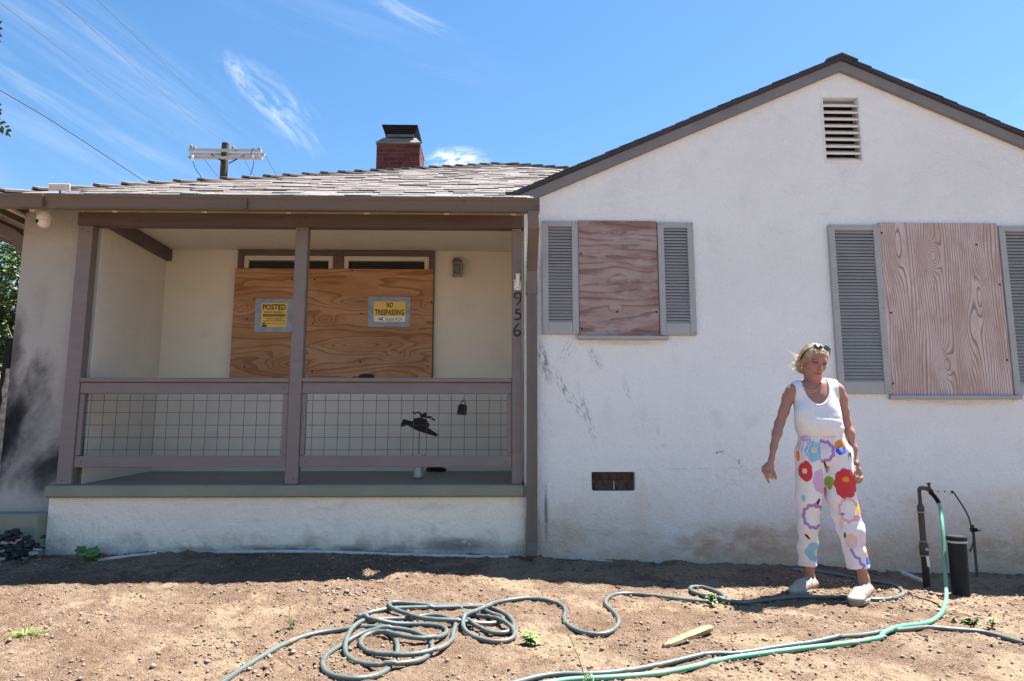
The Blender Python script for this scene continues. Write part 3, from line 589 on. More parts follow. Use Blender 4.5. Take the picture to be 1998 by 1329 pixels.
# shingles laid course by course on the front slope, each a piece
ang = math.atan(SL); shm = []
for k in range(4):
    mb = MB(); th = 0.0045+0.0024*k
    mb.add([(-.5, 0, th), (.5, 0, th), (.5, .2, 0.003), (-.5, .2, 0.003), (-.5, 0, -.006), (.5, 0, -.006), (.5, .2, -.006), (-.5, .2, -.006)], [(0, 1, 2, 3), (7, 6, 5, 4), (0, 4, 5, 1), (1, 5, 6, 2), (2, 6, 7, 3), (3, 7, 4, 0)])
    shm.append(mb.mesh('shingle', m_shingle))
rows = 33; dy = (PY-EY)/rows; cnt = 0; rest = MB()
for i in range(rows):
    y = EY-0.025+i*dy; xl = XL+(y-EY)+0.03; xr = min(XR-(y-EY), 0.31 if y < -0.24 else (0.088 if y < 0.02 else 0.12+(y+0.3)*1.12))
    x = xl-random.uniform(0, 0.1)
    while x < xr:
        w = random.uniform(0.13, 0.30); xa = max(x, xl); xb = min(x+w, xr)
        if xb-xa > 0.04:
            loc = ((xa+xb)/2, y+random.uniform(-0.012, 0.012), rz(y)+0.006)
            if cnt < 300: link('shingle', random.choice(shm), ROOF, loc, (ang, 0, random.uniform(-.006, .006)), (xb-xa-0.004, (dy+0.05)/0.2, 1)); cnt += 1
            else: Mx = Matrix.Translation(Vector(loc)) @ Matrix.Rotation(ang, 4, 'X') @ Matrix.Diagonal((xb-xa-0.004, (dy+0.05)/0.2, 1, 1)); sv = random.choice(shm); rest.add([Mx @ w_.co for w_ in sv.vertices], [tuple(f_.vertices) for f_ in sv.polygons])
        x += w
if rest.v: o = hp(rest, 'shingle_field', m_shingle, ROOF); o['kind'] = 'stuff'
# starter course, ragged
for k in range(15):
    x = -3.95+k*0.29; link('starter_shingle', shm[2], ROOF, (x, EY-0.05, EZ-0.005), (ang*0.8, random.uniform(-.01, .01), 0), (0.287, 0.7, 1.2))
# hip caps
def hipcaps(p0, p1, n, side):
    p0, p1 = Vector(p0), Vector(p1); d = (p1-p0); L = d.length; d.normalize(); s = Vector((d.y, -d.x, 0)).normalized(); u = s.cross(d).normalized()
    capm = MB(); w = 0.125; dr = 0.040; l = L/n*1.25; th = 0.018
    sec0 = [(-w, -dr), (0, 0.0), (w, -dr), (w, -dr-th), (0, -th), (-w, -dr-th)]
    vs = []
    for y, up in ((0, 0.045), (l, 0.006)): vs += [(a, y, b+up) for a, b in sec0]
    fs = [(i, (i+1) % 6, 6+(i+1) % 6, 6+i) for i in range(6)]+[(0, 1, 4, 5), (1, 2, 3, 4), (6, 11, 10, 7), (7, 10, 9, 8)]
    m_ = capm.add(vs, fs).mesh('hip_cap', m_shingle)
    R3 = Matrix((s, d, u)).transposed().to_quaternion()
    for k in range(n):
        q = R3 @ Quaternion((1, 0, 0), random.uniform(-.01, .02)) @ Quaternion((0, 0, 1), random.uniform(-.02, .02))
        link('hip_cap', m_, ROOF, p0+d*(L*k/n-0.03)+u*0.002, q)
hipcaps((XL, EY, EZ), (PX, PY, PZ), 27, 1); hipcaps((XR-1.6, EY+1.6, rz(EY+1.6)), (PX, PY, PZ), 17, -1)
# gable roof: slabs, fascia, drip edge, shingle ends
RT = 4.415; GL = 0.096; SG = 0.4425; RXR = 2*PKX-GL
def gz_top(x): return RT-SG*abs(x-PKX)
for sgn, xe, nm in ((-1, GL, 'l'), (1, RXR, 'r')):
    top = [(PKX, RT-0.012), (xe, gz_top(xe)-0.012)]
    mk = lambda o0, o1: [(PKX, RT-o0), (xe, gz_top(xe)-o0), (xe, gz_top(xe)-o1), (PKX, RT-o1)]
    hp(MB().prism(mk(0.008, 0.028), -0.05, 8.4), 'gable_deck', m_under, ROOF)
    hp(MB().prism(mk(0.0305, 0.040), -0.058, 0.0), 'drip_edge', m_drip, ROOF); hp(MB().prism(mk(0.006, 0.030), -0.062, -0.051), 'drip_edge', m_drip, ROOF)
    hp(MB().prism([(PKX, RT-0.0415), (xe+sgn*-0.012, gz_top(xe-sgn*0.012)-0.0415), (xe-sgn*0.012, gz_top(xe-sgn*0.012)-0.128), (PKX, RT-0.132)], -0.042, -0.001), 'rake_board', m_fascia, ROOF)
    em = MB().box((0, 0, 0), (0.165, 0.5, 0.009)).mesh('edge_shingle', m_shedge)
    n = 24; a = math.atan(SG)
    for k in range(n):
        f = (k+.5)/n; x = PKX+(xe-PKX)*f
        link('edge_shingle', em, ROOF, (x, 0.185+random.uniform(-.006, .006), gz_top(x)-0.002+random.uniform(0, .004)), (0, sgn*(a-0.035), 0))
rc = MB().prism([(-0.14, -0.055), (0, 0.006), (0.14, -0.055), (0.14, -0.072), (0, -0.012), (-0.14, -0.072)], 0, 0.3).mesh('ridge_cap', m_shedge)
for k in range(6): link('ridge_cap', rc, ROOF, (PKX, -0.075+k*0.25, RT+0.014), (rad(-2), 0, 0))
hp(MB().mm(GL-0.015, GL+0.20, -0.045, 0.1, gz_top(GL)-0.135, gz_top(GL)-0.05), 'eave_return', m_fascia, ROOF)
# ---- chimney
CH = thing('chimney', (0, 0, 0), None, None); CH.parent = HOUSE
c0, c1 = at(735, 280, 4.5), at(819, 280, 4.5); cx0, cx1 = c0[0], c1[0]; cz1 = c0[2]; cw = cx1-cx0; cdp = 0.66
hp(MB().mm(cx0+0.008, cx1-0.008, 4.508, 4.5+cdp-0.008, 3.4, cz1), 'chimney_core', m_mortar, CH)
bl, bh = 0.198, 0.0575; ch_ = bh+0.010
bm_ = MB().mm(0, 1, 0, 0.09, 0, bh).mesh('brick', m_brick); bs = MB().mm(0, 0.09, 0, 1, 0, bh).mesh('brick', m_brick)
z = cz1-ch_; r_i = 0
while z > cz1-9.2*ch_:
    for (mesh_, horizontal) in ((bm_, True), (bs, False)):
        L0, L1 = (cx0, cx1) if horizontal else (4.505, 4.5+cdp)
        x = L0-(0.5*(bl+0.01) if r_i % 2 else 0)
        while x < L1-0.02:
            a_, b2 = max(x, L0), min(x+bl, L1)
            if b2-a_ > 0.03:
                if horizontal: link('brick', bm_, CH, (a_, 4.5+random.uniform(-.004, .003), z), None, (b2-a_, 1, 1))
                else: link('brick', bs, CH, (cx1-0.088+random.uniform(-.003, .003), a_, z), None, (1, b2-a_, 1))
            x += bl+0.01
    z -= ch_; r_i += 1
tz = at(745, 268, 4.6)[2]-cz1
cp = MB(); e = 0.012; ti = 0.11
v0 = [(cx0-e, 4.5-e, cz1), (cx1+e, 4.5-e, cz1), (cx1+e, 4.5+cdp+e, cz1), (cx0-e, 4.5+cdp+e, cz1)]
v1 = [(cx0+0.09, 4.5+ti, cz1+tz), (cx1-0.07, 4.5+ti, cz1+tz), (cx1-0.07, 4.5+cdp-ti, cz1+tz), (cx0+0.09, 4.5+cdp-ti, cz1+tz)]
v2 = [(p[0], p[1], cz1+0.022) for p in v0]
cp.add(v0+v2+v1, [(3, 2, 1, 0), (8, 9, 10, 11)]+[(i, (i+1) % 4, 4+(i+1) % 4, 4+i) for i in range(4)]+[(4+i, 4+(i+1) % 4, 8+(i+1) % 4, 8+i) for i in range(4)])
hp(cp, 'chimney_crown', m_conc, CH)
k0 = cz1+tz; tx0, tx1 = at(745, 245, 4.5)[0], at(815, 245, 4.5)[0]; tz1 = at(745, 243, 4.5)[2]
cap = MB(); y0, y1 = 4.55, 4.5+cdp-0.05
cap.add([(tx0, y0-0.05, tz1-0.012), (tx1, y0-0.05, tz1-0.012), (tx1, y1+.05, tz1-0.012), (tx0, y1+.05, tz1-0.012), (tx0, y0-0.05, tz1), (tx1, y0-0.05, tz1), (tx1, y1+.05, tz1), (tx0, y1+.05, tz1),], [(0, 3, 2, 1), (4, 5, 6, 7), (0, 1, 5, 4), (1, 2, 6, 5), (2, 3, 7, 6), (3, 0, 4, 7)])
ix0, ix1 = tx0+0.055, tx1-0.045; zb = k0+0.045
cap.add([(tx0+.004, y0-0.046, tz1-0.013), (tx1-.004, y0-0.046, tz1-0.013), (tx1-.004, y1+.046, tz1-0.013), (tx0+.004, y1+.046, tz1-0.013), (ix0, y0+.02, zb), (ix1, y0+.02, zb), (ix1, y1-.02, zb), (ix0, y1-.02, zb)], [(0, 1, 5, 4), (1, 2, 6, 5), (2, 3, 7, 6), (3, 0, 4, 7)])
for x in (ix0-.005, ix1-.007):
    for y in (y0+.015, y1-.027): cap.mm(x, x+0.012, y, y+0.012, k0-0.01, tz1-0.014)
hp(cap, 'chimney_cap', m_black, CH)
ms = MB(); n = 18
for k in range(n): x = ix0+(k+.5)/n*(ix1-ix0); ms.lathe([(0.014, -0.003), (0.018, -0.003), (0.018, 0.003), (0.014, 0.003), (0.014, -0.003)], (x, y0+0.03, k0+0.022), 8, axis=(0, 1, 0))
o = hp(ms, 'spark_mesh', m_galv, CH); o['kind'] = 'stuff'

# ------------------------------------------------------------------ boards over the windows
def flatboard(name, x0, x1, y0, y1, z0, z1, mat, label, screws=()):
    o = MB().mm(x0, x1, y0, y1, z0, z1).build(name, mat, None, bevel=0.002, at_=((x0+x1)/2, y1, z0)); tag(o, label, 'plywood', 'plywood boards over the windows')
    scm = MB().lathe([(0.0, 0), (0.009, 0), (0.009, 0.003)], (0, 0, 0), 8, axis=(0, 1, 0)).mesh('screw', m_flat_black)
    for x, z in screws: link('screw', scm, o, (x, y0-0.002, z))
    return o
sxz = [at(x, z, 1.236)[::2] for x, z in ((614, 545), (705, 612), (482, 622), (477, 716), (611, 631), (703, 706), (687, 528), (609, 725), (783, 687), (842, 590), (570, 545), (835, 715))]
flatboard('plywood_board', -2.632, -0.628, 1.236, 1.254, 1.585, 2.765, m_ply_o, 'orange-brown plywood board over the porch window with two notices', sxz)
flatboard('plywood_board', 0.708, 1.384, -0.020, -0.001, 1.894, 2.892, m_ply_s, 'weathered reddish plywood board with horizontal grain over the smaller window', [(0.73, 2.6), (1.36, 2.1), (1.03, 2.1), (0.73, 1.95)])
flatboard('plywood_board', 3.310, 4.350, -0.022, -0.001, 1.402, 2.893, m_ply_l, 'tall pale plywood board with wavy vertical grain beside the woman', [(3.33, 2.8), (3.36, 2.1), (4.32, 2.35), (4.32, 1.7), (4.15, 2.7), (3.33, 1.5)])

# ------------------------------------------------------------------ notices
def text_into(mb_parent, s, x0, x1, z0, z1, y, mat, bold=0.0, name='lettering'):
    cu = bpy.data.curves.new('t', 'FONT'); cu.body = s; cu.offset = bold; cu.space_character = 1.0+bold*1.6; cu.resolution_u = 3
    ob = bpy.data.objects.new('t', cu); COL.objects.link(ob); bpy.context.view_layer.update()
    me = bpy.data.meshes.new_from_object(ob.evaluated_get(bpy.context.evaluated_depsgraph_get()))
    bpy.data.objects.remove(ob)
    v = np.array([p.co[:] for p in me.vertices]); lo, hi = v.min(0), v.max(0); B = base_of(mb_parent)
    for p in me.vertices:
        c = p.co.copy()
        p.co = (x0+(c.x-lo[0])/(hi[0]-lo[0])*(x1-x0)-B.x, y-B.y, z0+(c.y-lo[1])/(hi[1]-lo[1])*(z1-z0)-B.z)
    me.materials.clear(); me.materials.append(mat); me.name = name
    o = bpy.data.objects.new(name, me); COL.objects.link(o); o.parent = mb_parent; return o
def pr(x, y): q = at(x, y, 1.23); return q[0], q[2]
def notice(name, label, outer, inner, paper_mat, tapes):
    ox0, oz1 = pr(*outer[:2]); ox1, oz0 = pr(*outer[2:]); ix0, iz1 = pr(*inner[:2]); ix1, iz0 = pr(*inner[2:])
    T = thing(name, ((ox0+ox1)/2, 1.235, oz0), label, 'sign', 'notices on the porch board')
    MB().mm(ix0-.004, ix1+.004, 1.2325, 1.2345, iz0-.004, iz1+.004).build('paper', m_ink if paper_mat is m_yellow else m_paper, T)
    MB().mm(ix0, ix1, 1.2312, 1.2322, iz0, iz1).build('sheet', paper_mat, T)
    w = 0.042
    for i, (a0, a1, b0, b1) in enumerate(((ox0, ox0+(ix0-ox0), oz0+.01, oz1), (ix1, ox1, oz0+.008, oz1-.006), (ox0+.02, ox1-.012, iz1, oz1-.004), (ox0+.012, ox1-.02, oz0, iz0))):
        mb = MB(); y = 1.2295-0.0008*i; nseg = 6
        for k in range(nseg+1):
            t = k/nseg; jy = random.uniform(-.0005, .0015)
            if i < 2: z = b0+(b1-b0)*t; mb.v += [(a0+random.uniform(-.001, .001), y+jy, z), (a1+random.uniform(-.001, .001), y+jy, z), (a0, y+.0012, z), (a1, y+.0012, z)]
            else: x = a0+(a1-a0)*t; mb.v += [(x, y+jy, b0), (x, y+jy, b1), (x, y+.0012, b0), (x, y+.0012, b1)]
        for k in range(nseg): q = 4*k; mb.f += [(q, q+1, q+5, q+4), (q+2, q+6, q+7, q+3), (q, q+4, q+6, q+2), (q+1, q+3, q+7, q+5)]
        mb.build('tape', m_tape, T)
    return T
T = notice('notice_sign', 'yellow POSTED private property notice taped with blue-grey tape left of the post', (499, 582, 569, 648), (510.5, 591, 559, 638.5), m_yellow, 0)
yl = 1.2308
def txt(T, s, x0, y0, x1, y1, mat=m_ink, bold=0.01):
    a0, c1 = pr(x0, y0); a1, c0 = pr(x1, y1); return text_into(T, s, a0, a1, c0, c1, yl, mat, bold)
txt(T, 'POSTED', 513, 593.5, 557.5, 605, bold=0.035); txt(T, 'PRIVATE PROPERTY', 516, 607.5, 553.5, 611.2, bold=0.03)
x0_, z1_ = pr(512.5, 613.3); x1_, z0_ = pr(557, 616.2); MB().mm(x0_, x1_, yl-.0006, yl, z0_, z1_).build('black_bar', m_ink, T)
txt(T, 'TRESPASSING FOR ANY PURPOSE', 513, 617, 556, 619.6, bold=.025); txt(T, 'IS STRICTLY FORBIDDEN', 519, 621, 550, 623.6, bold=.025); txt(T, 'VIOLATORS WILL BE PROSECUTED', 513, 624.8, 556, 627.4, bold=.025)
for r_ in ((512, 629.5, 517, 632.8), (511.3, 634, 520, 637.8)):
    x0_, z1_ = pr(r_[0], r_[1]); x1_, z0_ = pr(r_[2], r_[3]); MB().mm(x0_, x1_, yl-.0006, yl, z0_, z1_).build('black_bar', m_ink, T)
txt(T, 'AMC Section 41.24', 519.5, 629.6, 556, 633, m_pen, 0.0)
T = notice('notice_sign', 'yellow NO TRESPASSING sign taped to the right half of the porch board', (719, 578.5, 800, 638.5), (729.5, 588, 791, 628.5), m_yellow, 0)
txt(T, 'NO', 754.5, 590, 766.5, 600.5, bold=.035); txt(T, 'TRESPASSING', 731.8, 603.8, 788.2, 615, bold=.03)
x0_, z1_ = pr(731, 617); x1_, z0_ = pr(789.5, 627.6); MB().mm(x0_, x1_, yl-.0002, yl+.0003, z0_, z1_).build('white_panel', m_paper, T); yl -= .0008
txt(T, 'AMC Section 41.24', 737, 619, 784, 626, m_pen, 0.004)

# ------------------------------------------------------------------ things fixed to the porch
def stroke(pts, name, label, r=0.0055):
    P = [at(860+x/6.995, 490+y/6.995, -0.004) for x, y in pts]
    n = 26; S = spline(P, n); R_ = [r*(0.75+0.5*math.sin(math.pi*i/(n-1))) for i in range(n)]
    o = MB().tube([Vector(p) for p in S], R_, 8, flat=1.0).build(name, m_num, None, smooth=True, at_=Vector(S[n//2])+Vector((0, 0.004, 0)))
    return tag(o, label, 'house number', 'black house number digits on the porch post')
stroke([(1052, 640), (1018, 640), (1004, 605), (1030, 572), (1070, 572), (1094, 610), (1088, 660), (1060, 710), (1032, 735)], 'house_number', 'black metal digit 9 on the porch post, right under the white flag holder', 0.0056)
stroke([(1080, 792), (1036, 800), (1026, 846), (1062, 848), (1092, 880), (1080, 915), (1040, 932), (1002, 928)], 'house_number', 'black metal digit 5 on the porch post between the 9 and the 6', 0.0056)
stroke([(1064, 990), (1028, 1028), (1000, 1085), (1010, 1140), (1046, 1156), (1080, 1130), (1080, 1092), (1044, 1080), (1018, 1096)], 'house_number', 'black metal digit 6 on the porch post, lowest of the digits', 0.0056)
c = at(1010, 556, -0.004)
FH = thing('flag_holder', c, 'white metal flag holder bracket screwed to the porch post above the digits', 'flag holder')
MB().box(Vector(c)+Vector((0, 0.001, -0.002)), (0.060, 0.006, 0.086)).build('plate', m_white, FH, bevel=0.002)
ax = Vector((0.0, -0.5, 0.86)).normalized(); q = Vector(c)+Vector((0, -0.014, 0.0))
MB().lathe([(0.0, 0.0), (0.017, 0.0), (0.017, 0.082), (0.021, 0.083), (0.021, 0.094), (0.014, 0.094), (0.014, 0.02), (0.0, 0.02)], q, 14, axis=ax).build('socket', m_white, FH, smooth=False)
MB().tube([q+Vector((-0.03, 0, 0.035)), q+Vector((-0.012, -0.015, 0.035))], 0.008, 8).build('thumbscrew', m_white, FH)
MB().box(q+Vector((0, 0.0, -0.012)), (0.026, 0.03, 0.03)).build('socket_foot', m_white, FH, bevel=0.005)
for sx in (-1, 1):
    for sz in (-1, 1): MB().lathe([(0, 0), (0.0035, 0), (0.0035, .002)], Vector(c)+Vector((sx*0.023, -0.0035, -0.002+sz*0.036)), 6, axis=(0, 1, 0)).build('screw', m_black, FH)
# wall lantern
c = at(893, 523, 1.30)
L = thing('wall_lantern', c, 'small brown wall lantern with glass panes right of the porch window', 'lamp')
cx, cz = c[0], c[2]
MB().prism([(cx-0.05, cz-0.03), (cx+0.05, cz-0.03), (cx+0.05, cz+0.055)]+[(cx+0.05*math.cos(rad(a)), cz+0.055+0.042*math.sin(rad(a))) for a in range(20, 161, 20)]+[(cx-0.05, cz+0.055)], 1.283, 1.299).build('backplate', m_lamp, L)
bx = MB()
for x in (cx-0.047, cx+0.039):
    for y in (1.185, 1.266): bx.mm(x, x+0.008, y, y+0.008, cz-0.092, cz+0.02)
bx.mm(cx-0.052, cx+0.052, 1.180, 1.28, cz-0.100, cz-0.0925).mm(cx-0.052, cx+0.052, 1.180, 1.28, cz+0.0205, cz+0.029); bx.build('frame', m_lampf, L)
dome = MB()
prof = [(0.053*math.cos(rad(a)), cz+0.03+0.052*math.sin(rad(a))) for a in range(0, 181, 20)]
dome.prism([(cx+p[0], p[1]) for p in prof], 1.183, 1.28).build('hood', m_lamp, L)
gl, _n, _b = base_mat('lantern_glass', 0.25, 0, 0.5); _b.inputs['Base Color'].default_value = (0.32, 0.30, 0.27, 1); _b.inputs['Transmission Weight'].default_value = 0.6
MB().mm(cx-0.044, cx+0.044, 1.190, 1.192, cz-0.091, cz+0.019).build('pane', gl, L)
MB().lathe([(0, 0), (0.011, 0), (0.013, 0.05), (0.0, 0.062)], (cx, 1.235, cz-0.075), 10).build('bulb', m_white, L, smooth=True)
# security camera
c = at(87, 427, -0.12); CM = thing('security_camera', at(84, 408, -0.05), 'white dome security camera hanging under the eave at the house corner', 'camera')
axc = Vector((0.10, -0.25, -1)).normalized(); c = Vector(c)
MB().lathe([(0.0, -0.045), (0.050, -0.045), (0.055, -0.036), (0.055, 0.016), (0.047, 0.026)], c+Vector((-.004, 0, 0.02)), 18, axis=-axc).build('housing', m_white, CM, smooth=True)
MB().lathe([(0.052, 0.0), (0.054, 0.015), (0.051, 0.037), (0.042, 0.06), (0.025, 0.074), (0.0, 0.078)], c+Vector((.0, 0, 0.0)), 18, axis=axc).build('dome', m_white, CM, smooth=True)
MB().lathe([(0.0, 0.0), (0.016, 0.0), (0.016, -0.02)], c+Vector((-0.030, -0.050, -0.035)), 12, axis=(-0.5, -0.8, -0.35)).build('lens', m_black, CM)
MB().tube([c+Vector((0, 0.0, 0.055)), c+Vector((0.03, 0.03, 0.09)), c+Vector((0.03, 0.06, 0.10))], 0.010, 8).build('bracket', m_white, CM)
MB().tube(spline([at(60, 386, -0.47), at(61, 400, -0.40), at(72, 415, -0.2), at(78, 421, -0.06)], 12), 0.004, 6).build('cable', m_white, CM)
# solar panel on the eave
c = at(116, 366, -0.30); SPN = thing('solar_panel', at(117, 383, -0.30), 'small white-framed solar panel on a stick above the gutter', 'solar panel')
Rm = Matrix.Rotation(rad(12), 3, 'Z') @ Matrix.Rotation(rad(-62), 3, 'X')
MB().box(c, (0.170, 0.008, 0.062), Matrix.Rotation(rad(10), 3, 'X')).build('panel_frame', m_white, SPN, bevel=0.002)
MB().box(Vector(c)+Vector((0, -0.0065, 0)), (0.154, 0.003, 0.048), Matrix.Rotation(rad(10), 3, 'X')).build('panel_back', M('beige_panel', (0.55, 0.50, 0.45), None, 9, 0.5), SPN)
MB().tube([Vector(c)+Vector((0.006, 0.004, -0.02)), Vector(c)+Vector((0.006, 0.0, -0.085))], 0.008, 8).build('stand', m_lamp, SPN)
# cap on the rail
c = at(712, 735, 0.03)
CP = thing('cap', (c[0], 0.037, 1.541), 'black flat cap lying on the top rail of the porch railing', 'hat')
crown = MB(); vs = []
MB().lathe([(0.0, 0.034), (0.03, 0.033), (0.052, 0.028), (0.063, 0.016), (0.066, 0.001), (0.0, 0.001)], (c[0]+0.012, 0.037, 1.541), 18).build('crown', m_flat_black, CP, smooth=True)
br = MB(); seg = 8
pts = [(c[0]-0.035-0.075*math.cos(rad(a)), 0.037+0.05*math.sin(rad(a))) for a in range(-80, 81, 20)]
br.add([(x, y, 1.549) for x, y in pts]+[(x, y, 1.543) for x, y in pts], [tuple(range(len(pts))), tuple(reversed(range(len(pts), 2*len(pts))))]+[(i, len(pts)+i, len(pts)+(i+1) % len(pts), (i+1) % len(pts)) for i in range(len(pts))])
br.build('visor', m_flat_black, CP)
# black cut-out ornament behind the wire
YO = 0.55
def cut(pts, y, sx=8.8625): return [(lambda q: (q[0], q[2]))(at(770+x/sx, 770+y_/sx, y)) for x, y_ in pts]
bq = at(820, 905, YO)
OR = thing('garden_ornament', (bq[0], YO, 0.72), 'black cut-out rider on a long-necked beast on a stick behind the railing wire', 'ornament')
body = cut([(100, 553), (128, 470), (155, 422), (310, 462), (345, 408), (450, 398), (540, 420), (575, 470), (610, 530), (575, 570), (640, 615), (745, 685), (748, 705), (715, 722), (560, 680), (420, 632), (330, 595), (210, 525), (165, 552)], YO)
MB().prism(body, YO-0.008, YO+0.008).build('beast', m_flat_black, OR)
rider = cut([(308, 300), (330, 292), (352, 312), (425, 292), (480, 345), (520, 308), (560, 320), (552, 372), (632, 376), (640, 395), (690, 425), (708, 432), (690, 455), (650, 440), (640, 415), (560, 408), (445, 396), (450, 372), (412, 316), (345, 345), (320, 325)], YO)
MB().prism(rider, YO-0.022, YO-0.0085).build('rider', m_flat_black, OR)
q = at(818, 842, YO); MB().tube([q, (q[0], YO, 0.78)], 0.004, 6).build('stick', m_black, OR)
q = at(817, 900, YO); MB().lathe([(0.0, 0.0), (0.048, 0.0), (0.050, 0.02), (0.046, 0.1), (0.066, 0.19), (0.066, 0.205), (0.058, 0.205), (0.04, 0.1), (0, 0.05)], (q[0], YO, 0.705), 18).build('pot', m_galv, OR)
# bell shape on the wire
bell = cut([(1078, 345), (1098, 195), (1120, 172), (1150, 165), (1225, 168), (1250, 195), (1252, 220), (1238, 358)], 0.14)
bb = at(901, 808, 0.14)
BE = thing('cowbell', (bb[0], 0.14, bb[2]), 'small black bell shape with a loop handle hanging behind the railing wire', 'bell')
MB().prism(bell, 0.125, 0.155).build('bell_body', m_flat_black, BE, bevel=0.004)
hd = [at(770+x/8.8625, 770+y/8.8625, 0.14) for x, y in ((1142, 168), (1150, 130), (1190, 112), (1226, 130), (1232, 165))]
MB().tube(spline(hd, 12), 0.0035, 6).build('handle', m_black, BE)
hk = at(770+1190/8.8625, 770+112/8.8625, 0.14)
MB().tube([(hk[0], 0.14, hk[2]), (hk[0], 0.035, hk[2]+0.02)], 0.0025, 6).build('hook', m_wire, BE)
# dark bundle on the porch floor behind the lower rail
q = at(840, 908, 1.05)
o = MB().tube(spline([(q[0]-0.03, 1.02, 0.755), (q[0]+0.02, 1.0, 0.765), (q[0]+0.09, 1.03, 0.76), (q[0]+0.15, 1.05, 0.752)], 10), [0.02, 0.03, 0.034, 0.035, 0.036, 0.034, 0.033, 0.03, 0.025, 0.015], 8, flat=0.8).build('rag', m_flat_black, None, smooth=True, at_=(q[0], 1.03, 0.72))
tag(o, 'black crumpled rag on the porch floor beside the ornament pot', 'rag')

# ------------------------------------------------------------------ slate pile, pipes
SP = thing('stone_pile', (-3.8, -0.2, gh(-3.8, -0.2)), 'pile of stacked dark slate pieces in front of the green step', 'stone pile')
m_pale = M('pale_stone', (0.36, 0.35, 0.33), (0.28, 0.27, 0.26), 12, 0.8, bstr=0.3); m_terra = M('terracotta', (0.20, 0.10, 0.07), None, 9, 0.85)
sms = []
for k in range(6):
    n = 7; pts = []
    for i in range(n): a = 2*math.pi*i/n+random.uniform(-.25, .25); r = random.uniform(0.75, 1.1); pts.append((r*math.cos(a)*0.5, r*math.sin(a)*0.5))
    mb = MB(); mb.add([(x, y, 0) for x, y in pts]+[(x*.93, y*.93, 1) for x, y in pts], [tuple(reversed(range(n))), tuple(range(n, 2*n))]+[(i, (i+1) % n, n+(i+1) % n, n+i) for i in range(n)]); sms.append(mb.mesh('stone', m_stone))
pm = sms[0].copy(); pm.materials.clear(); pm.materials.append(m_pale)
for cx_, hh, w in ((-4.28, 0.2, 0.08), (-4.15, 0.21, 0.07), (-4.01, 0.18, 0.07), (-3.88, 0.17, 0.06), (-3.76, 0.16, 0.07), (-3.64, 0.22, 0.08), (-3.52, 0.19, 0.07), (-4.22, 0.22, 0.08), (-4.08, 0.19, 0.09), (-3.94, 0.20, 0.08), (-3.82, 0.14, 0.08), (-3.70, 0.20, 0.09), (-3.58, 0.21, 0.08), (-3.46, 0.13, 0.08)):
    z = gh(cx_, -0.26)-0.01; z1 = z+hh
    while z < z1:
        t = random.uniform(0.010, 0.024)
        link('stone', random.choice(sms) if random.random() > 0.10 else pm, SP, (cx_+random.uniform(-.02, .02), -0.26+random.uniform(-.03, .03), z), (random.uniform(-.2, .2), random.uniform(-.25, .25), random.uniform(0, 6)), (w*random.uniform(.75, 1.15), w*random.uniform(.7, 1), t)); z += t+0.002
for k in range(9): x = -4.2+k*0.1; link('stone', random.choice(sms), SP, (x, -0.27, gh(x, -.27)+random.uniform(.12, .2)), (random.uniform(.6, 1.5), random.uniform(-.5, .5), random.uniform(0, 6)), (random.uniform(.04, .09), random.uniform(.03, .07), random.uniform(.01, .03)))
tm = sms[1].copy(); tm.materials.clear(); tm.materials.append(m_terra); link('stone', tm, SP, (-3.96, -0.38, gh(-3.96, -.38)), (rad(80), 0, .3), (0.06, 0.10, 0.02))
def pipe(name, pts, r, mat, label, cat, group=None, smooth=True, n=10):
    o = MB().tube(spline(pts, 24), r, n).build(name, mat, None, smooth=smooth, at_=pts[0]); return tag(o, label, cat, group)
def gp(px, py, h=0.0): q = G(px, py); return (q[0], q[1], gh(q[0], q[1])+h)
def gy(px, py, Y, h): q = at(px, py, Y); return (q[0], Y, gh(q[0], Y)+h)
pipe('drain_pipe', [gy(425, 1078, -0.10, .018), gy(600, 1079, -0.11, .016), (-0.55, -0.12, gh(-.55, -.12)+.018), gy(992, 1081, -0.12, .010)], 0.0135, m_pvc, 'long dirty white pipe along the foot of the porch wall', 'pipe', 'loose pipes by the wall')
pipe('drain_pipe', [gy(190, 1093, -0.30, .016), gy(250, 1090, -0.25, .018), gy(306, 1085, -0.16, .008)], 0.012, m_pvc, 'short white pipe piece next to the red bud, left of the long pipe', 'pipe', 'loose pipes by the wall')
pipe('drain_pipe', [gy(1110, 1086, -0.06, .012), gy(1150, 1090, -0.07, .012), gy(1196, 1096, -0.09, .004)], 0.006, m_pvc, 'thin pale pipe end half buried right of the downspout', 'pipe', 'loose pipes by the wall')
# ------------------------------------------------------------------ standpipe, black pipe, ground rod
b0 = G(1803, 1146); YS = b0[1]
def sp(px, py, dy=0): return Vector(at(px, py, YS+dy))
S = thing('water_standpipe', (b0[0], YS, gh(b0[0], YS)), 'brown metal water standpipe with tap and white valve lever by the wall', 'standpipe')
bx_ = sp(1801, 1050).x
zz = lambda py: sp(1802, py).z
MB().lathe([(0.0, b0[2]-0.05), (0.024, b0[2]-0.05), (0.024, zz(1087)), (0.029, zz(1086)), (0.031, zz(1072)), (0.031, zz(1064)), (0.027, zz(1062)), (0.023, zz(1055)), (0.021, zz(1054)), (0.021, zz(998)), (0.024, zz(996)), (0.024, zz(989)), (0.014, zz(983)), (0.0125, zz(982)), (0.0125, zz(957)), (0, zz(957))], (bx_, YS, 0), 16).build('riser', m_iron, S, smooth=True)
for py in (1084, 1056, 999): MB().lathe([(0.0315, -0.003), (0.0335, 0), (0.0315, 0.003)], (bx_, YS, zz(py)), 14).build('joint_band', m_galv, S)
top = Vector((bx_, YS, zz(955))); tp = sp(1813, 954)
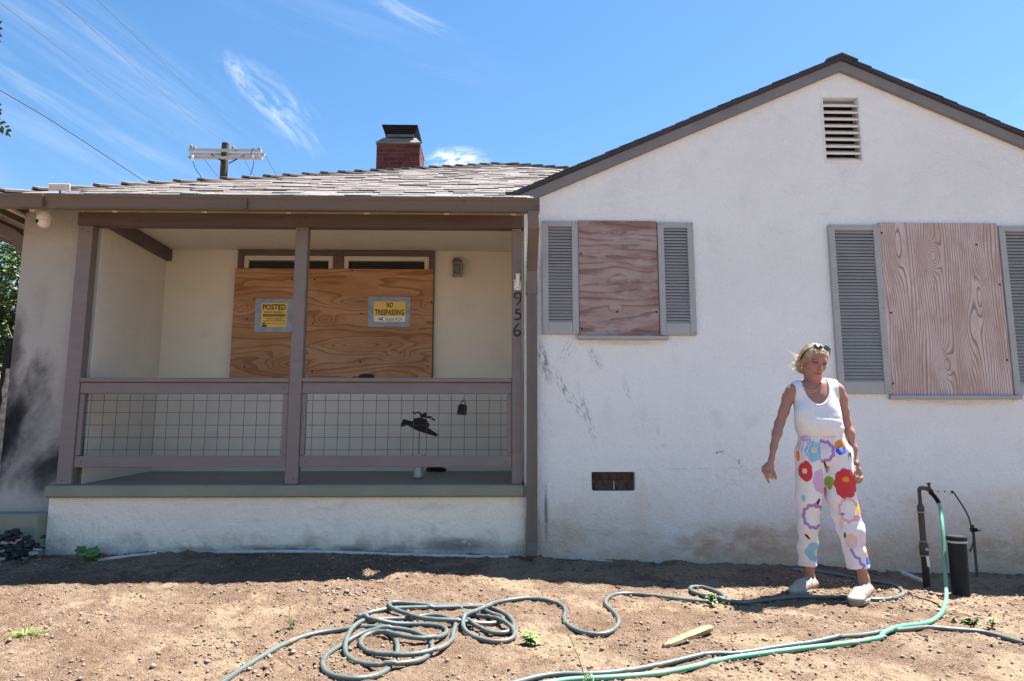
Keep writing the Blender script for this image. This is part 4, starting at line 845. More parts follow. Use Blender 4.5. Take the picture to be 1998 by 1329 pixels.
MB().tube(spline([top-Vector((0, 0, .012)), top+Vector((0.004, 0, 0.004)), top+Vector((0.018, -0.004, 0.010)), tp], 10), 0.0145, 10).build('elbow', m_iron, S, smooth=True)
tap = MB().lathe([(0.0, -0.022), (0.014, -0.022), (0.016, -0.008), (0.013, 0.012), (0.009, 0.016), (0.009, 0.035), (0.0, 0.035)], tp, 12)
tap.tube([tp+Vector((0, 0, -0.004)), tp+Vector((0.010, -0.012, -0.012)), sp(1818, 962, -0.03)], [0.011, 0.012, 0.014], 10); tap.build('tap', m_iron, S, smooth=True)
MB().tube([tp+Vector((-0.016, 0, 0.036)), tp+Vector((0.004, 0, 0.040)), tp+Vector((0.016, 0, 0.036))], [0.004, 0.007, 0.004], 8).build('tap_handle', m_iron, S)
vv = sp(1806, 1072, -0.03)
MB().tube([vv, vv+Vector((0.014, -0.012, 0.0))], 0.011, 10).build('valve_stem', m_galv, S)
MB().box(sp(1811, 1096, -0.045), (0.020, 0.006, 0.075), Matrix.Rotation(rad(-4), 3, 'Y')).build('valve_lever', m_white, S, bevel=0.002)
MB().tube([gp(1763, 1131, .03), (bx_-0.005, YS-0.01, b0[2]+0.035)], 0.016, 10).build('branch_pipe', m_pvc, S)
b1 = G(1876, 1163); r1 = 0.058; zt = at(1874, 1046, b1[1])[2]
BPIPE = thing('black_standpipe', (b1[0], b1[1], gh(b1[0], b1[1])), 'thick capped black pipe standing in the dirt right of the green hose', 'pipe')
MB().lathe([(0, b1[2]-0.08), (r1-.002, b1[2]-0.08), (r1, zt-0.03), (0, zt-0.03)], (b1[0], b1[1], 0), 28).build('pipe', m_abs, BPIPE, smooth=False)
MB().lathe([(r1, zt-0.044), (r1+0.004, zt-0.042), (r1+0.004, zt-0.030), (r1, zt-0.028)], (b1[0], b1[1], 0), 28).build('collar', m_galv, BPIPE)
MB().lathe([(0, zt-0.027), (r1+0.003, zt-0.027), (r1+0.006, zt-0.020), (r1+0.006, zt-0.006), (r1+0.001, zt+0.002), (0, zt+0.004)], (b1[0], b1[1], 0), 28).build('pipe_cap', m_abs, BPIPE)
q0_ = at(1907, 1128, -0.30); q1_ = at(1898, 1024, -0.27); cl_ = at(1900, 1034, -0.28)
GR = thing('ground_rod', (q0_[0], -0.30, gh(q0_[0], -0.3)), 'thin leaning ground rod with clamp and black wire from the wall', 'ground rod')
MB().tube([(q0_[0], -0.30, gh(q0_[0], -.3)-.08), q1_], 0.010, 8).build('rod', m_iron, GR)
MB().box(cl_, (0.05, 0.03, 0.028)).build('clamp', m_black, GR, bevel=0.004); MB().tube([Vector(cl_)+Vector((-.03, -.01, 0)), Vector(cl_)+Vector((.045, -.01, -.003))], 0.005, 6).build('clamp_bolt', m_iron, GR)
MB().tube(spline([at(1858, 960, 0.0), at(1862, 963, -0.03), at(1880, 990, -0.13), at(1891, 1012, -0.2), at(1895, 1030, -0.26), at(1899, 1046, -0.29), at(1898, 1063, -0.3), at(1892, 1076, -0.31)], 24), 0.0055, 6).build('ground_wire', m_cable, GR, smooth=True)
MB().lathe([(0, 0), (0.011, 0), (0.009, 0.008), (0, 0.008)], at(1858, 960, -0.001), 10, axis=(0, -1, 0)).build('wire_bushing', m_black, GR)
for i, px in enumerate((1830, 1843)):
    o = MB().lathe([(0, 0), (0.0055, 0), (0.0055, 0.003), (0, .003)], at(px, 959, -0.0005), 8, axis=(0, -1, 0)).build('wall_plug', m_black, HOUSE)

# ------------------------------------------------------------------ hoses
HR = 0.0124
def stack(P, r, others=(), near=2.0, w=16):
    P = resample(P, 0.012); ww = 5; kk = np.hanning(2*ww+1); kk /= kk.sum()
    P = np.stack([np.convolve(np.pad(P[:, i], ww, 'reflect', reflect_type='odd'), kk, 'valid') for i in range(3)], 1); n = len(P); z = np.zeros(n); gap = int(0.12/0.012)
    g = np.array([gh(a, b) for a, b in P[:, :2]])
    oth = [o for o in others]
    for i in range(n):
        h = 0.0
        if i > gap:
            d = np.hypot(*(P[:i-gap, :2]-P[i, :2]).T); m = d < 2.0*r
            if m.any(): h = max(h, (z[:i-gap][m]).max()+1.75*r)
        for O in oth:
            d = np.hypot(*(O[:, :2]-P[i, :2]).T); m = d < near*r
            if m.any(): h = max(h, (O[m, 2]).max()-g[i]+1.0*r)
        z[i] = min(h, 0.11)
    zz_ = np.array([z[max(0, i-4):i+5].max() for i in range(n)]); k = np.hanning(2*w+1); k /= k.sum()
    zs = np.convolve(np.pad(zz_, w, 'edge'), k, 'valid'); zs = np.maximum(zs, z*(0.9 if w < 20 else 0.6))
    gs = np.convolve(np.pad(g, w, 'edge'), k, 'valid')
    P[:, 2] = np.maximum(gs, g-0.006)+zs+r*0.85; return P
def zc(x, y): return (420+x*.3003, 1100+y*.3003)
def zd(x, y): return (940+x*.2803, 1080+y*.2803)
def ze(x, y): return (1700+x*.286, 900+y*.286)
A = [zc(-60, 860), zc(75, 763), zc(200, 680), zc(350, 590), zc(520, 505), zc(700, 452), zc(900, 428), zc(1040, 425), zc(1140, 480), zc(1185, 560), zc(1150, 660), zc(1085, 722), zc(960, 765), zc(820, 765), zc(725, 725), zc(697, 665), zc(730, 600), zc(820, 532), zc(930, 480), zc(1040, 458),
     zc(1190, 450), zc(1310, 465), zc(1385, 510), zc(1410, 560), zc(1370, 620), zc(1280, 665), zc(1150, 687), zc(1000, 678), zc(890, 635), zc(842, 570), zc(870, 490), zc(930, 430), zc(1010, 395), zc(1130, 372), zc(1240, 362), zc(1400, 342), zc(1500, 365), zc(1560, 405),
     zc(1545, 470), zc(1535, 520), zc(1450, 585), zc(1300, 625), zc(1150, 626), zc(1010, 592), zc(945, 540), zc(965, 490), zc(1060, 470), zc(1180, 512), zc(1330, 530), zc(1450, 510), zc(1505, 460), zc(1470, 425), zc(1330, 405), zc(1150, 412), zc(1010, 412), zc(925, 390), zc(970, 350), zc(1080, 318), zc(1180, 305), zc(1400, 300), zc(1600, 298), zc(1700, 302),
     zc(1800, 345), zc(1870, 365), zc(1850, 395), zc(1740, 408), zc(1560, 412), zc(1400, 402), zc(1250, 360), zc(1140, 320), zc(1130, 285), zc(1190, 274), zc(1400, 282), zc(1600, 288), zc(1760, 292), zc(1870, 330), zc(1935, 390), zc(1930, 445), zc(1860, 465), zc(1750, 452), zc(1640, 405), zc(1595, 360), zc(1620, 342), zc(1700, 348), zc(1830, 392), zc(1930, 455), zc(1940, 500), zc(1850, 522), zc(1710, 500), zc(1610, 445), zc(1640, 380), zc(1720, 335), zc(1790, 305),
     zd(70, 385), zd(150, 345), zd(290, 325), zd(430, 330), zd(530, 360), zd(582, 410), zd(572, 465), zd(612, 517), zd(700, 555), zd(820, 572), zd(915, 548), zd(955, 490), zd(920, 425), zd(868, 370), zd(870, 328), zd(930, 297), zd(1050, 288), zd(1250, 312), zd(1450, 340), zd(1590, 352), zd(1685, 330), zd(1660, 290), zd(1560, 252), zd(1470, 248), zd(1452, 272), zd(1520, 305), zd(1640, 345), zd(1790, 360), zd(1900, 345),
     (1480, 1176), (1560, 1169.5), (1650, 1168), (1705, 1172), (1742, 1169), (1763, 1160), (1745, 1146), (1700, 1137), (1640, 1127), (1590, 1121), (1545, 1118)]
PA = stack(spline([G(*q) for q in A], 1400), HR)
o = MB().tube(PA, HR, 9).build('grey_hose', m_hose, None, smooth=True, at_=PA[0], recalc=False); tag(o, 'long grey garden hose coiled in the middle and snaking to the woman', 'hose', 'garden hoses on the dirt')
Cc = [ze(1130, 1285), ze(1042, 1255), ze(900, 1207), ze(750, 1172), ze(600, 1160), ze(400, 1152), ze(230, 1168), ze(100, 1177), ze(0, 1192), zd(1850, 700), zd(1600, 716), zd(1400, 752), zd(1200, 792), zd(1000, 832), zd(800, 855), zd(550, 857), zd(400, 872), zd(280, 900), zd(150, 940)]
PC = stack(spline([G(*q) for q in Cc], 500), HR)
o = MB().tube(PC, HR, 9).build('grey_hose', m_hose, None, smooth=True, at_=PC[0], recalc=False); tag(o, 'grey hose running beside the green hose across the bottom right', 'hose', 'garden hoses on the dirt')
D = [ze(505, 1000), ze(480, 1050), ze(420, 1092), ze(340, 1122), ze(220, 1152), ze(80, 1203), ze(0, 1236), zd(1850, 728), zd(1700, 752), zd(1500, 802), zd(1300, 842), zd(1100, 868), zd(900, 882), zd(600, 893), zd(400, 925)]
PD = stack(spline([G(*q) for q in D], 500), HR, (PC,), 1.25, 30)
g0 = G(*ze(505, 1000)); sy = YS-0.05
hang = [sp(1832, 981, -0.08), sp(1836, 1000, -0.12), at(*ze(488, 470), sy-0.16), at(*ze(500, 700), sy-0.26), at(*ze(510, 850), sy-0.36), at(*ze(512, 930), -1.20)]
full = np.vstack([spline([tuple(h) for h in hang]+[tuple(PD[6])], 90)[:-1], PD[6:]])
HG = thing('green_hose', full[0], 'green garden hose hanging from the tap and running across the dirt', 'hose', 'garden hoses on the dirt')
MB().tube(full, HR, 9).build('hose', m_hoseg, HG, smooth=True, recalc=False)
cpl = spline([sp(1814, 960, -0.035), sp(1820, 965, -0.05), sp(1828, 975, -0.07), sp(1832, 982, -0.082)], 26)
MB().tube(cpl, [0.016 if i % 2 else 0.0135 for i in range(26)], 10).build('hose_guard', m_black, HG)
pipe('irrigation_line', [gp(*ze(215, 905), .004), gp(*ze(330, 935), .005), gp(*ze(430, 975), .005), gp(*ze(480, 1000), .004)], 0.005, m_cable, 'thin black irrigation line between the grey hose loop and green hose', 'pipe')

# ------------------------------------------------------------------ small plants, wood scrap, clods
def leaf(mb, p, d, L, w, up=Vector((0, 0, 1)), droop=0.3):
    d = Vector(d).normalized(); s = d.cross(up); s = s.normalized() if s.length > 1e-3 else Vector((1, 0, 0)); nrm = s.cross(d); p = Vector(p)
    pr_ = [(0, .08), (.28, .85), (.55, 1), (.82, .6), (1, 0.03)]; vs = []
    for t, ww in pr_:
        c_ = p+d*L*t-Vector((0, 0, 1))*droop*L*t*t
        vs += [c_+s*w*ww*.5+nrm*w*.12*ww, c_, c_-s*w*ww*.5+nrm*w*.12*ww]
    mb.add(vs, [(3*i+a, 3*i+a+1, 3*i+a+4, 3*i+a+3) for i in range(4) for a in (0, 1)])
def weed(px, py, R_, H, n, L, w, mat, name, label, droop=0.35, group='weeds in the dirt', cat='weed'):
    q = gp(px, py); t = thing(name, q, label, cat, group); mb = MB(); st = MB(); rr = random.Random(int(px*7+py))
    for k in range(max(3, n//7)):
        a = rr.uniform(0, 6.28); tip = Vector(q)+Vector((math.cos(a)*R_*.6, math.sin(a)*R_*.6, H*rr.uniform(.5, 1)))
        st.tube([q, Vector(q)*.5+tip*.5+Vector((0, 0, H*.1)), tip], [0.003, .0025, .0015], 5)
        for j in range(7):
            b = rr.uniform(0, 6.28); p_ = Vector(q).lerp(tip, rr.uniform(.3, 1)); leaf(mb, p_, (math.cos(b), math.sin(b), rr.uniform(-.1, .9)), L*rr.uniform(.6, 1.2), w*rr.uniform(.7, 1.2), droop=droop)
    o = mb.build('leaves', mat, t); o['kind'] = 'stuff'; st.build('stem', m_dry if mat is m_dry else m_leaf, t)
    return t
weed(1037, 1256, .045, .075, 42, .045, .026, m_leafy, 'weed', 'bright leafy weed in the dirt right of the hose coil')
weed(1388, 1184, .04, .085, 40, .038, .022, m_leafy, 'weed', 'leafy green weed growing inside the small hose loop')
weed(1897, 1228, .055, .075, 46, .042, .026, m_leaf, 'weed', 'larger green weed behind the grey hose below the black pipe')
weed(1936, 1228, .03, .065, 22, .036, .022, m_leafy, 'weed', 'small yellowish weed just right of the larger green weed')
weed(1858, 1210, .05, .03, 24, .03, .014, m_dry, 'weed', 'flat dried brown weed left of the two green weeds')
weed(1760, 1190, .04, .03, 18, .026, .014, m_dry, 'weed', 'dried weed scrap near the end of the grey hose loop')
weed(570, 1226, .02, .05, 28, .022, .006, m_leaf, 'weed', 'thin scrubby weed with a tall stalk left of the hose coil')
q = gp(566, 1226); o = MB().tube(spline([q, (q[0]-.008, q[1], q[2]+.06), (q[0]-.004, q[1], q[2]+.12)], 8), .0016, 5).build('weed_stalk', m_dry, None, at_=q); tag(o, 'single upright dry stalk rising from the scrubby weed', 'weed', 'weeds in the dirt')
# grass tufts
def tuft(px, py, n, H, R_, mat, label):
    q = gp(px, py); mb = MB(); rr = random.Random(int(px))
    for k in range(n):
        a = rr.uniform(0, 6.28); r_ = rr.uniform(0, R_); p = (q[0]+math.cos(a)*r_, q[1]+math.sin(a)*r_, q[2]-.003); leaf(mb, p, (math.cos(a)*.8, math.sin(a)*.8, rr.uniform(.4, 1.6)), H*rr.uniform(.5, 1.2), .004, droop=.5)
    o = mb.build('grass_tuft', mat, None, at_=q); return tag(o, label, 'grass', 'grass tufts')
tuft(50, 1240, 130, .07, .06, m_leafy, 'light green grass tuft alone in the sunny dirt at the left')
tuft(1940, 1116, 26, .12, .05, m_dry, 'dry wispy grass tuft against the wall right of the ground rod')
tuft(45, 1100, 40, .11, .03, m_leaf, 'spiky dark green blades in front of the slate pile')
# leafy vine plant by the porch wall
q = gy(182, 1092, -0.28, 0); VP = thing('squash_plant', q, 'broad-leaved green plant beside the porch wall near the slate pile', 'plant')
for (dx, dz, ang_, s_, yaw_) in ((0.0, .07, 10, .105, 0), (-.085, .085, -30, .085, .6), (.05, .04, 20, .075, -.5), (-.03, .03, 0, .07, .2)):
    mb = MB(); n = 11; pts = []
    for i in range(n): a = 2*math.pi*i/n; r = s_*.5*(1.0+.18*math.cos(5*a)); pts.append(Vector((math.sin(a)*r, 0, math.cos(a)*r)))
    R3 = Matrix.Rotation(yaw_, 3, 'Z') @ Matrix.Rotation(rad(-48), 3, 'X') @ Matrix.Rotation(rad(ang_), 3, 'Y'); c_ = Vector(q)+Vector((dx, -.02, dz))
    mb.add([c_+R3 @ Vector((0, .012, 0))]+[c_+R3 @ p_ for p_ in pts], [(0, 1+i, 1+(i+1) % n) for i in range(n)]); mb.build('leaf', m_leaf, VP, recalc=False)
    MB().tube([q, Vector(q)*.4+c_*.6+Vector((0, 0, .02)), c_], .003, 5).build('stem', m_leaf, VP)
q = gy(205, 1089, -0.27, .028); m_red = M('red_petal', (0.45, 0.03, 0.05), (0.35, 0.02, 0.04), 30, 0.5)
o = MB().lathe([(0, -.02), (.014, -.014), (.02, 0), (.016, .014), (.006, .022), (0, .02)], q, 12).build('red_bud', m_red, None, smooth=True, at_=q); tag(o, 'small red bud on the ground at the left end of the short pipe', 'bud')
# tall weed stalk near the camera
q = Vector(G(1146, 1340)); top_ = Vector(at(1092, 1195, q.y+0.05)); TS_ = thing('weed_stalk', q, 'thin tall weed stalk leaning in front of the hoses at bottom centre', 'weed', 'weeds in the dirt')
path = spline([q, q.lerp(top_, .35)+Vector((.008, 0, 0)), q.lerp(top_, .7)+Vector((.004, 0, 0)), top_], 14); MB().tube(path, [.0028*(1-.055*i) for i in range(14)], 5).build('stem', m_dry, TS_)
mb = MB()
for k in range(44): p_ = path[random.randrange(13)]; a = random.uniform(0, 6.28); leaf(mb, p_, (math.cos(a), math.sin(a), .9), random.uniform(.008, .022), .005)
for k in range(26): a = random.uniform(0, 6.28); leaf(mb, q+Vector((random.uniform(-.03, .03), random.uniform(-.02, .02), random.uniform(0, .05))), (math.cos(a), math.sin(a), .8), random.uniform(.02, .04), .007)
o = mb.build('leaves', m_leaf, TS_); o['kind'] = 'stuff'
# split wood scrap
w0, w1 = Vector(gp(1294, 1262, .006)), Vector(gp(1386, 1238, .02)); d = (w1-w0).normalized(); s = Vector((-d.y, d.x, 0)).normalized()
L_ = (w1-w0).length; mb = MB(); rings = []
for k, (t, w_, h_) in enumerate(((0, .008, .006), (.1, .022, .010), (.3, .030, .014), (.55, .034, .019), (.8, .032, .022), (.93, .034, .024), (1.0, .026, .018))):
    c_ = w0+d*L_*t; j = [random.uniform(-.003, .003) for _ in range(6)]; w_ *= .72; h_ *= .8
    rings += [c_+s*(w_+j[0])+Vector((0, 0, -.008)), c_+s*(w_*.9+j[1])+Vector((0, 0, h_+j[2])), c_+s*(-.1*w_)+Vector((0, 0, h_+.006+j[3])), c_-s*(w_+j[4])+Vector((0, 0, h_*.7)), c_-s*w_+Vector((0, 0, -.008))]
mb.add(rings, [(5*k+i, 5*k+(i+1) % 5, 5*k+5+(i+1) % 5, 5*k+5+i) for k in range(6) for i in range(5)]+[tuple(range(5)), tuple(range(30, 35))])
mb.add([w1+s*.006+Vector((0, 0, .0)), w1+d*.035+s*.012+Vector((0, 0, .004)), w1-s*.004+Vector((0, 0, .0)), w1+s*.006+Vector((0, 0, .018))], [(0, 1, 3), (1, 2, 3), (0, 2, 1), (0, 3, 2)])
o = mb.build('wood_scrap', m_scrap, None, at_=w0); tag(o, 'pale splintered piece of split wood on the dirt above the green hose', 'wood')
# clods and stones
N = 42000
cxs = rng.uniform(-4.9, 5.6, N); cys = -3.95+4.0*rng.random(N)**0.9
keep = vnoise(cxs*2.2, cys*2.2, 2)+0.45*rng.standard_normal(N) > -0.05; cxs, cys = cxs[keep], cys[keep]; N = len(cxs)
kx, ky = [], []
for _ in range(26):
    ax_, ay_ = rng.uniform(-4.4, 5.0), rng.uniform(-3.5, -0.3); m_ = int(rng.uniform(60, 190)); s_ = rng.uniform(.06, .2); kx.append(ax_+rng.normal(0, s_*1.6, m_)); ky.append(ay_+rng.normal(0, s_, m_))
nb_ = N; cxs = np.r_[cxs, np.concatenate(kx)]; cys = np.r_[cys, np.concatenate(ky)]; N = len(cxs)
sz = np.clip(np.exp(rng.normal(math.log(.0046), .58, N)), .002, .015)
oct_ = np.array([(1, 0, 0), (-1, 0, 0), (0, 1, 0), (0, -1, 0), (0, 0, 1), (0, 0, -.7)]); of = np.array([(0, 2, 4), (2, 1, 4), (1, 3, 4), (3, 0, 4), (2, 0, 5), (1, 2, 5), (3, 1, 5), (0, 3, 5)])
sz[nb_:] = np.clip(np.exp(rng.normal(math.log(.0085), .45, N-nb_)), .003, .020); a = rng.uniform(0, 6.28, N); V_ = oct_[None]*rng.uniform(.6, 1.25, (N, 6, 1)); V_ = V_+rng.normal(0, .13, (N, 6, 3)); V_[:, :, 2] *= .75
ca, sa = np.cos(a)[:, None], np.sin(a)[:, None]; V_ = np.stack([V_[:, :, 0]*ca-V_[:, :, 1]*sa, V_[:, :, 0]*sa+V_[:, :, 1]*ca, V_[:, :, 2]], -1)*sz[:, None, None]
cz = gz(cxs, cys)+relief(cxs, cys)+sz*.25; V_ += np.stack([cxs, cys, cz], -1)[:, None, :]
me = bpy.data.meshes.new('clods'); FF = (of[None]+6*np.arange(N)[:, None, None]).reshape(-1, 3)
me.vertices.add(6*N); me.vertices.foreach_set('co', V_.astype(np.float32).ravel()); me.loops.add(FF.size); me.loops.foreach_set('vertex_index', FF.ravel().astype(np.int32)); me.polygons.add(len(FF)); me.polygons.foreach_set('loop_start', np.arange(0, FF.size, 3, dtype=np.int32)); me.update(calc_edges=True); me.materials.append(m_clod)
o = bpy.data.objects.new('dirt_clods', me); COL.objects.link(o); tag(o, 'crumbled clods and pebbles scattered over the bare dirt', 'clods', kind='stuff')
mb = MB(); rr = random.Random(3)
for k in range(620):
    x, y = rr.uniform(-4.5, 5.2), -3.6+3.6*rr.random()**.7; a_ = rr.uniform(0, 3.14); l = rr.uniform(.02, .10); z_ = gh(x, y)+.004; c_, s_ = math.cos(a_)*l, math.sin(a_)*l
    mb.tube([(x, y, z_), (x+c_*.5, y+s_*.5, z_+.006), (x+c_+rr.uniform(-.01, .01), y+s_, z_)], [.0018, .0014, .0008], 4)
ml = MB()
for k in range(420):
    x, y = rr.uniform(-4.6, 5.3), -3.7+3.6*rr.random()**.8; leaf(ml, (x, y, gh(x, y)+.004), (rr.uniform(-1, 1), rr.uniform(-1, 1), rr.uniform(-.1, .35)), rr.uniform(.012, .035), rr.uniform(.006, .016), droop=rr.uniform(-.2, .3))
o = ml.build('leaf_litter', M('dry_leaf', (0.30, 0.20, 0.10), (0.17, 0.11, 0.06), 40, 0.8), None); tag(o, 'small dry fallen leaves scattered over the bare dirt', 'leaves', kind='stuff')
o = mb.build('twig_litter', m_dry, None); tag(o, 'dry twigs and straw scattered over the bare dirt', 'twigs', kind='stuff')

# ------------------------------------------------------------------ utility pole and wires
YP = 19.0
PB = at(440, 280, YP); UP = thing('utility_pole', (PB[0], YP, 0), 'brown utility pole with grey crossarms rising behind the roof', 'utility pole')
xt = PB[0]; zt_ = PB[2]
MB().lathe([(0, -.2), (.17, -.2), (.125, zt_), (0, zt_)], (xt, YP, 0), 14).build('pole_shaft', m_pole, UP)
def pp(px, py, dy=0): return Vector(at(px, py, YP+dy))
for (a_, b2, py, dy) in ((368, 510, 293, -.16), (374, 517, 301, .16), (368, 512, 307.5, -.16)):
    p0, p1 = pp(a_, py, dy), pp(b2, py+1.2, dy); MB().box((p0+p1)/2, ((p1-p0).length, .09, .092), Matrix.Rotation(-math.atan2(p1.z-p0.z, p1.x-p0.x), 3, 'Y')).build('crossarm', m_arm, UP)
m_ins = M('insulator_ceramic', (0.30, 0.27, 0.26), None, 6, 0.35)
for px, py in ((373, 287), (455, 289), (506, 291), (380, 290), (460, 294)):
    MB().lathe([(0, -.02), (.03, -.02), (.06, .0), (.06, .03), (.04, .04), (.06, .06), (.05, .10), (.02, .12), (0, .12)], pp(px, py+2, -.16), 10).build('insulator', m_ins, UP)
for px, py in ((376, 308), (493, 308)): MB().lathe([(0, -.12), (.035, -.11), (.05, 0), (.035, .10), (0, .11)], pp(px, py, -.26), 8).build('fuse_cutout', m_white, UP)
for a_, b2 in (((412, 301), (437, 317)), ((477, 303), (446, 319))): MB().tube([pp(*a_, -.2), pp(*b2, -.14)], .022, 6).build('arm_brace', m_black, UP)
for a_ in (371, 506): MB().tube([pp(a_, 293, -.22), pp(a_, 309, -.22)], .018, 6).build('arm_link', m_galv, UP)
def wire(pts, r, label, name='power_line', n=30, group='overhead wires'):
    o = MB().tube(spline(pts, n), r, 5).build(name, m_line if r < .008 else m_cable, None, smooth=True, at_=pts[0]); return tag(o, label, 'wire', group)
def over(px0, py0, pe, dy, label, r=.0034, mid=None):
    p1 = pp(*pe, dy); far = at(px0, py0, 2.0); d = np.array(far)-np.array(p1); e = np.array(p1)+d*1.55; m = np.array(p1)+d*.5; m[2] -= .12
    wire([tuple(p1), tuple(m), tuple(np.array(p1)+d+np.array([0, 0, -.02])), tuple(e)], r, label)
over(0, 2, (371, 279), -.16, 'thin overhead wire reaching the left end of the crossarms')
over(120, 0, (441, 279), -.16, 'thin overhead wire reaching the top of the pole, middle of three')
over(195, 2, (500, 284), -.16, 'thin overhead wire reaching the right end of the crossarms')
wire([at(-260, 40, 2.0), at(-100, 118, 4.0), at(0, 176, 6.0), at(100, 235, 7.5), at(200, 300, 9.0), at(292, 360, 10.5), at(360, 402, 12)], .0085, 'thick black service cable slanting down behind the roof at the left')
for pts, lab in (([(376, 314, -.3), (381, 328, -.3), (390, 342, -.3), (402, 358, -.2), (415, 380, 0)], 'curved jumper wire hanging from the left cutout'), ([(495, 288, -.3), (490, 300, -.3), (494, 314, -.3), (493, 328, -.3), (484, 352, -.2), (478, 372, 0)], 'curved jumper wire hanging from the right cutout')):
    wire([tuple(pp(*p_)) for p_ in pts], .012, lab, 'jumper_wire')
for pe, e, lab in (((399, 311), (430, 350), 'faint far wire left of the pole below the crossarms'), ((478, 315), (500, 348), 'faint far wire right of the pole below the crossarms'), ((519, 305), (545, 350), 'faint far wire descending right of the crossarms')):
    wire([tuple(pp(*pe, 1.0)), tuple(pp((pe[0]+e[0])/2-.5, (pe[1]+e[1])/2+1, 4)), tuple(pp(*e, 8)), tuple(pp(2*e[0]-pe[0], 2*e[1]-pe[1], 16))], .009, lab)

# ------------------------------------------------------------------ trees at the left edge
def leafmesh(pts, L, w, cols, rr):
    mb = MB()
    for p_ in pts:
        a_ = rr.uniform(0, 6.28); d = Vector((math.cos(a_), math.sin(a_), rr.uniform(-.8, .5))).normalized(); s = d.cross(Vector((rr.uniform(-1, 1), rr.uniform(-1, 1), 1))).normalized()
        l, ww = L*rr.uniform(.7, 1.3), w*rr.uniform(.7, 1.3); p_ = Vector(p_)
        mb.add([p_, p_+d*l*.5+s*ww*.5, p_+d*l, p_+d*l*.5-s*ww*.5], [(0, 1, 2, 3)], rr.choice(cols))
    return mb
def project(P): d = np.array(P)-CAM; w_ = d@_F; return 999+FPX*(d@_R)/w_, 664.5-FPX*(d@_U)/w_
rr = random.Random(11)
GREENS = [(.05, .10, .018), (.035, .075, .015), (.075, .13, .028), (.09, .14, .035), (.045, .08, .02)]
EG = thing('evergreen_tree', (-7.4, 4.6, 0.1), 'bushy green tree seen through the gap left of the house corner', 'tree', 'trees at the left edge')
MB().tube([(-7.4, 4.6, 0), (-7.38, 4.6, 1.6), (-7.3, 4.65, 3.2)], [.13, .10, .05], 10).build('trunk', m_bark, EG)
pts = []
cent = [(rr.uniform(-8.6, -6.1), rr.uniform(3.9, 6.2), rr.uniform(1.6, 4.3)) for _ in range(240)]
for c_ in cent:
    for k in range(75): pts.append((c_[0]+rr.gauss(0, .16), c_[1]+rr.gauss(0, .16), c_[2]+rr.gauss(0, .10)))
leafmesh(pts, .10, .035, GREENS, rr).build('crown', m_tree, EG, recalc=False)
mb = MB()
for c_ in cent[::2]: mb.tube([(-7.38+rr.uniform(-.03, .03), 4.6, rr.uniform(1, 3)), Vector((-7.38, 4.6, 2.2)).lerp(Vector(c_), .6), c_], [.03, .018, .008], 5)
mb.build('limb', m_bark, EG)
DB = thing('dry_brush', (-6.6, 3.3, 0.1), 'tangle of pale dry sticks under the green tree left of the house', 'brush')
mb = MB()
for k in range(640):
    p0 = Vector((rr.uniform(-7.8, -5.7), rr.uniform(2.9, 3.7), rr.uniform(.1, 1.9))); d = Vector((rr.uniform(-1, 1), rr.uniform(-.5, .5), rr.uniform(-.6, .9))).normalized()*rr.uniform(.25, .8)
    mb.tube([p0, p0+d*.5+Vector((0, 0, rr.uniform(-.05, .05))), p0+d], [.010, .008, .004], 4, col=rr.choice([(.40, .36, .30), (.30, .26, .21), (.50, .46, .40), (.2, .17, .13)]))
o = mb.build('sticks', m_tree, DB); o['kind'] = 'stuff'
pts = [(rr.uniform(-7.6, -5.8), rr.uniform(2.9, 3.7), rr.uniform(.1, 1.9)) for _ in range(4200)]
o = leafmesh(pts, .07, .03, [(.16, .17, .05), (.10, .13, .03), (.28, .24, .12), (.07, .10, .03)], rr).build('leaves', m_tree, DB, recalc=False); o['kind'] = 'stuff'
# broadleaf tree whose outer sprigs reach into the picture
BT = thing('broadleaf_tree', (-6.3, -0.6, gh(-6.3, -.6)), 'tree at the left edge with a few sprigs of leaves against the sky', 'tree', 'trees at the left edge')
MB().tube([(-6.3, -.6, 0), (-6.25, -.6, 1.6), (-6.1, -.6, 3.0), (-5.8, -.6, 4.0)], [.14, .11, .08, .04], 10).build('trunk', m_bark, BT)
pts = []; mb2 = MB()
for _ in range(70):
    c_ = (rr.gauss(-6.3, .7), rr.gauss(-.6, .6), rr.gauss(4.3, .6)); mb2.tube([(-6.0, -.6, 3.4), Vector((-6.0, -.6, 3.5)).lerp(Vector(c_), .6), c_], [.02, .012, .005], 5)
    for k in range(26):
        p_ = (c_[0]+rr.gauss(0, .14), c_[1]+rr.gauss(0, .14), c_[2]+rr.gauss(0, .12))
        if project(p_)[0] < -35: pts.append(p_)
leafmesh(pts, .075, .028, GREENS, rr).build('crown', m_tree, BT, recalc=False); mb2.build('limb', m_bark, BT)
DK = [(.03, .05, .015), (.04, .065, .02), (.06, .09, .035)]
def sprig(stem, leaves):
    mb = MB(); mb.tube([at(*s_, -.6) for s_ in stem], [.004]+[.0025]*(len(stem)-1), 5, col=(.10, .08, .05))
    for x, y, dx, dy_, l in leaves:
        p0 = Vector(at(x, y, -.6+rr.uniform(-.03, .03))); p1 = Vector(at(x+dx, y+dy_, -.6+rr.uniform(-.04, .04))); d = p1-p0; s = d.cross(Vector((rr.uniform(-.3, .3), 1, rr.uniform(-.3, .3)))).normalized()*d.length*.2
        mb.add([p0, p0+d*.35+s*.9, p0+d*.7+s*.8, p1, p0+d*.7-s*.8, p0+d*.35-s*.9], [(0, 1, 2, 3), (0, 3, 4, 5)], rr.choice(DK))
    o = mb.build('sprig', m_tree, BT, recalc=False)
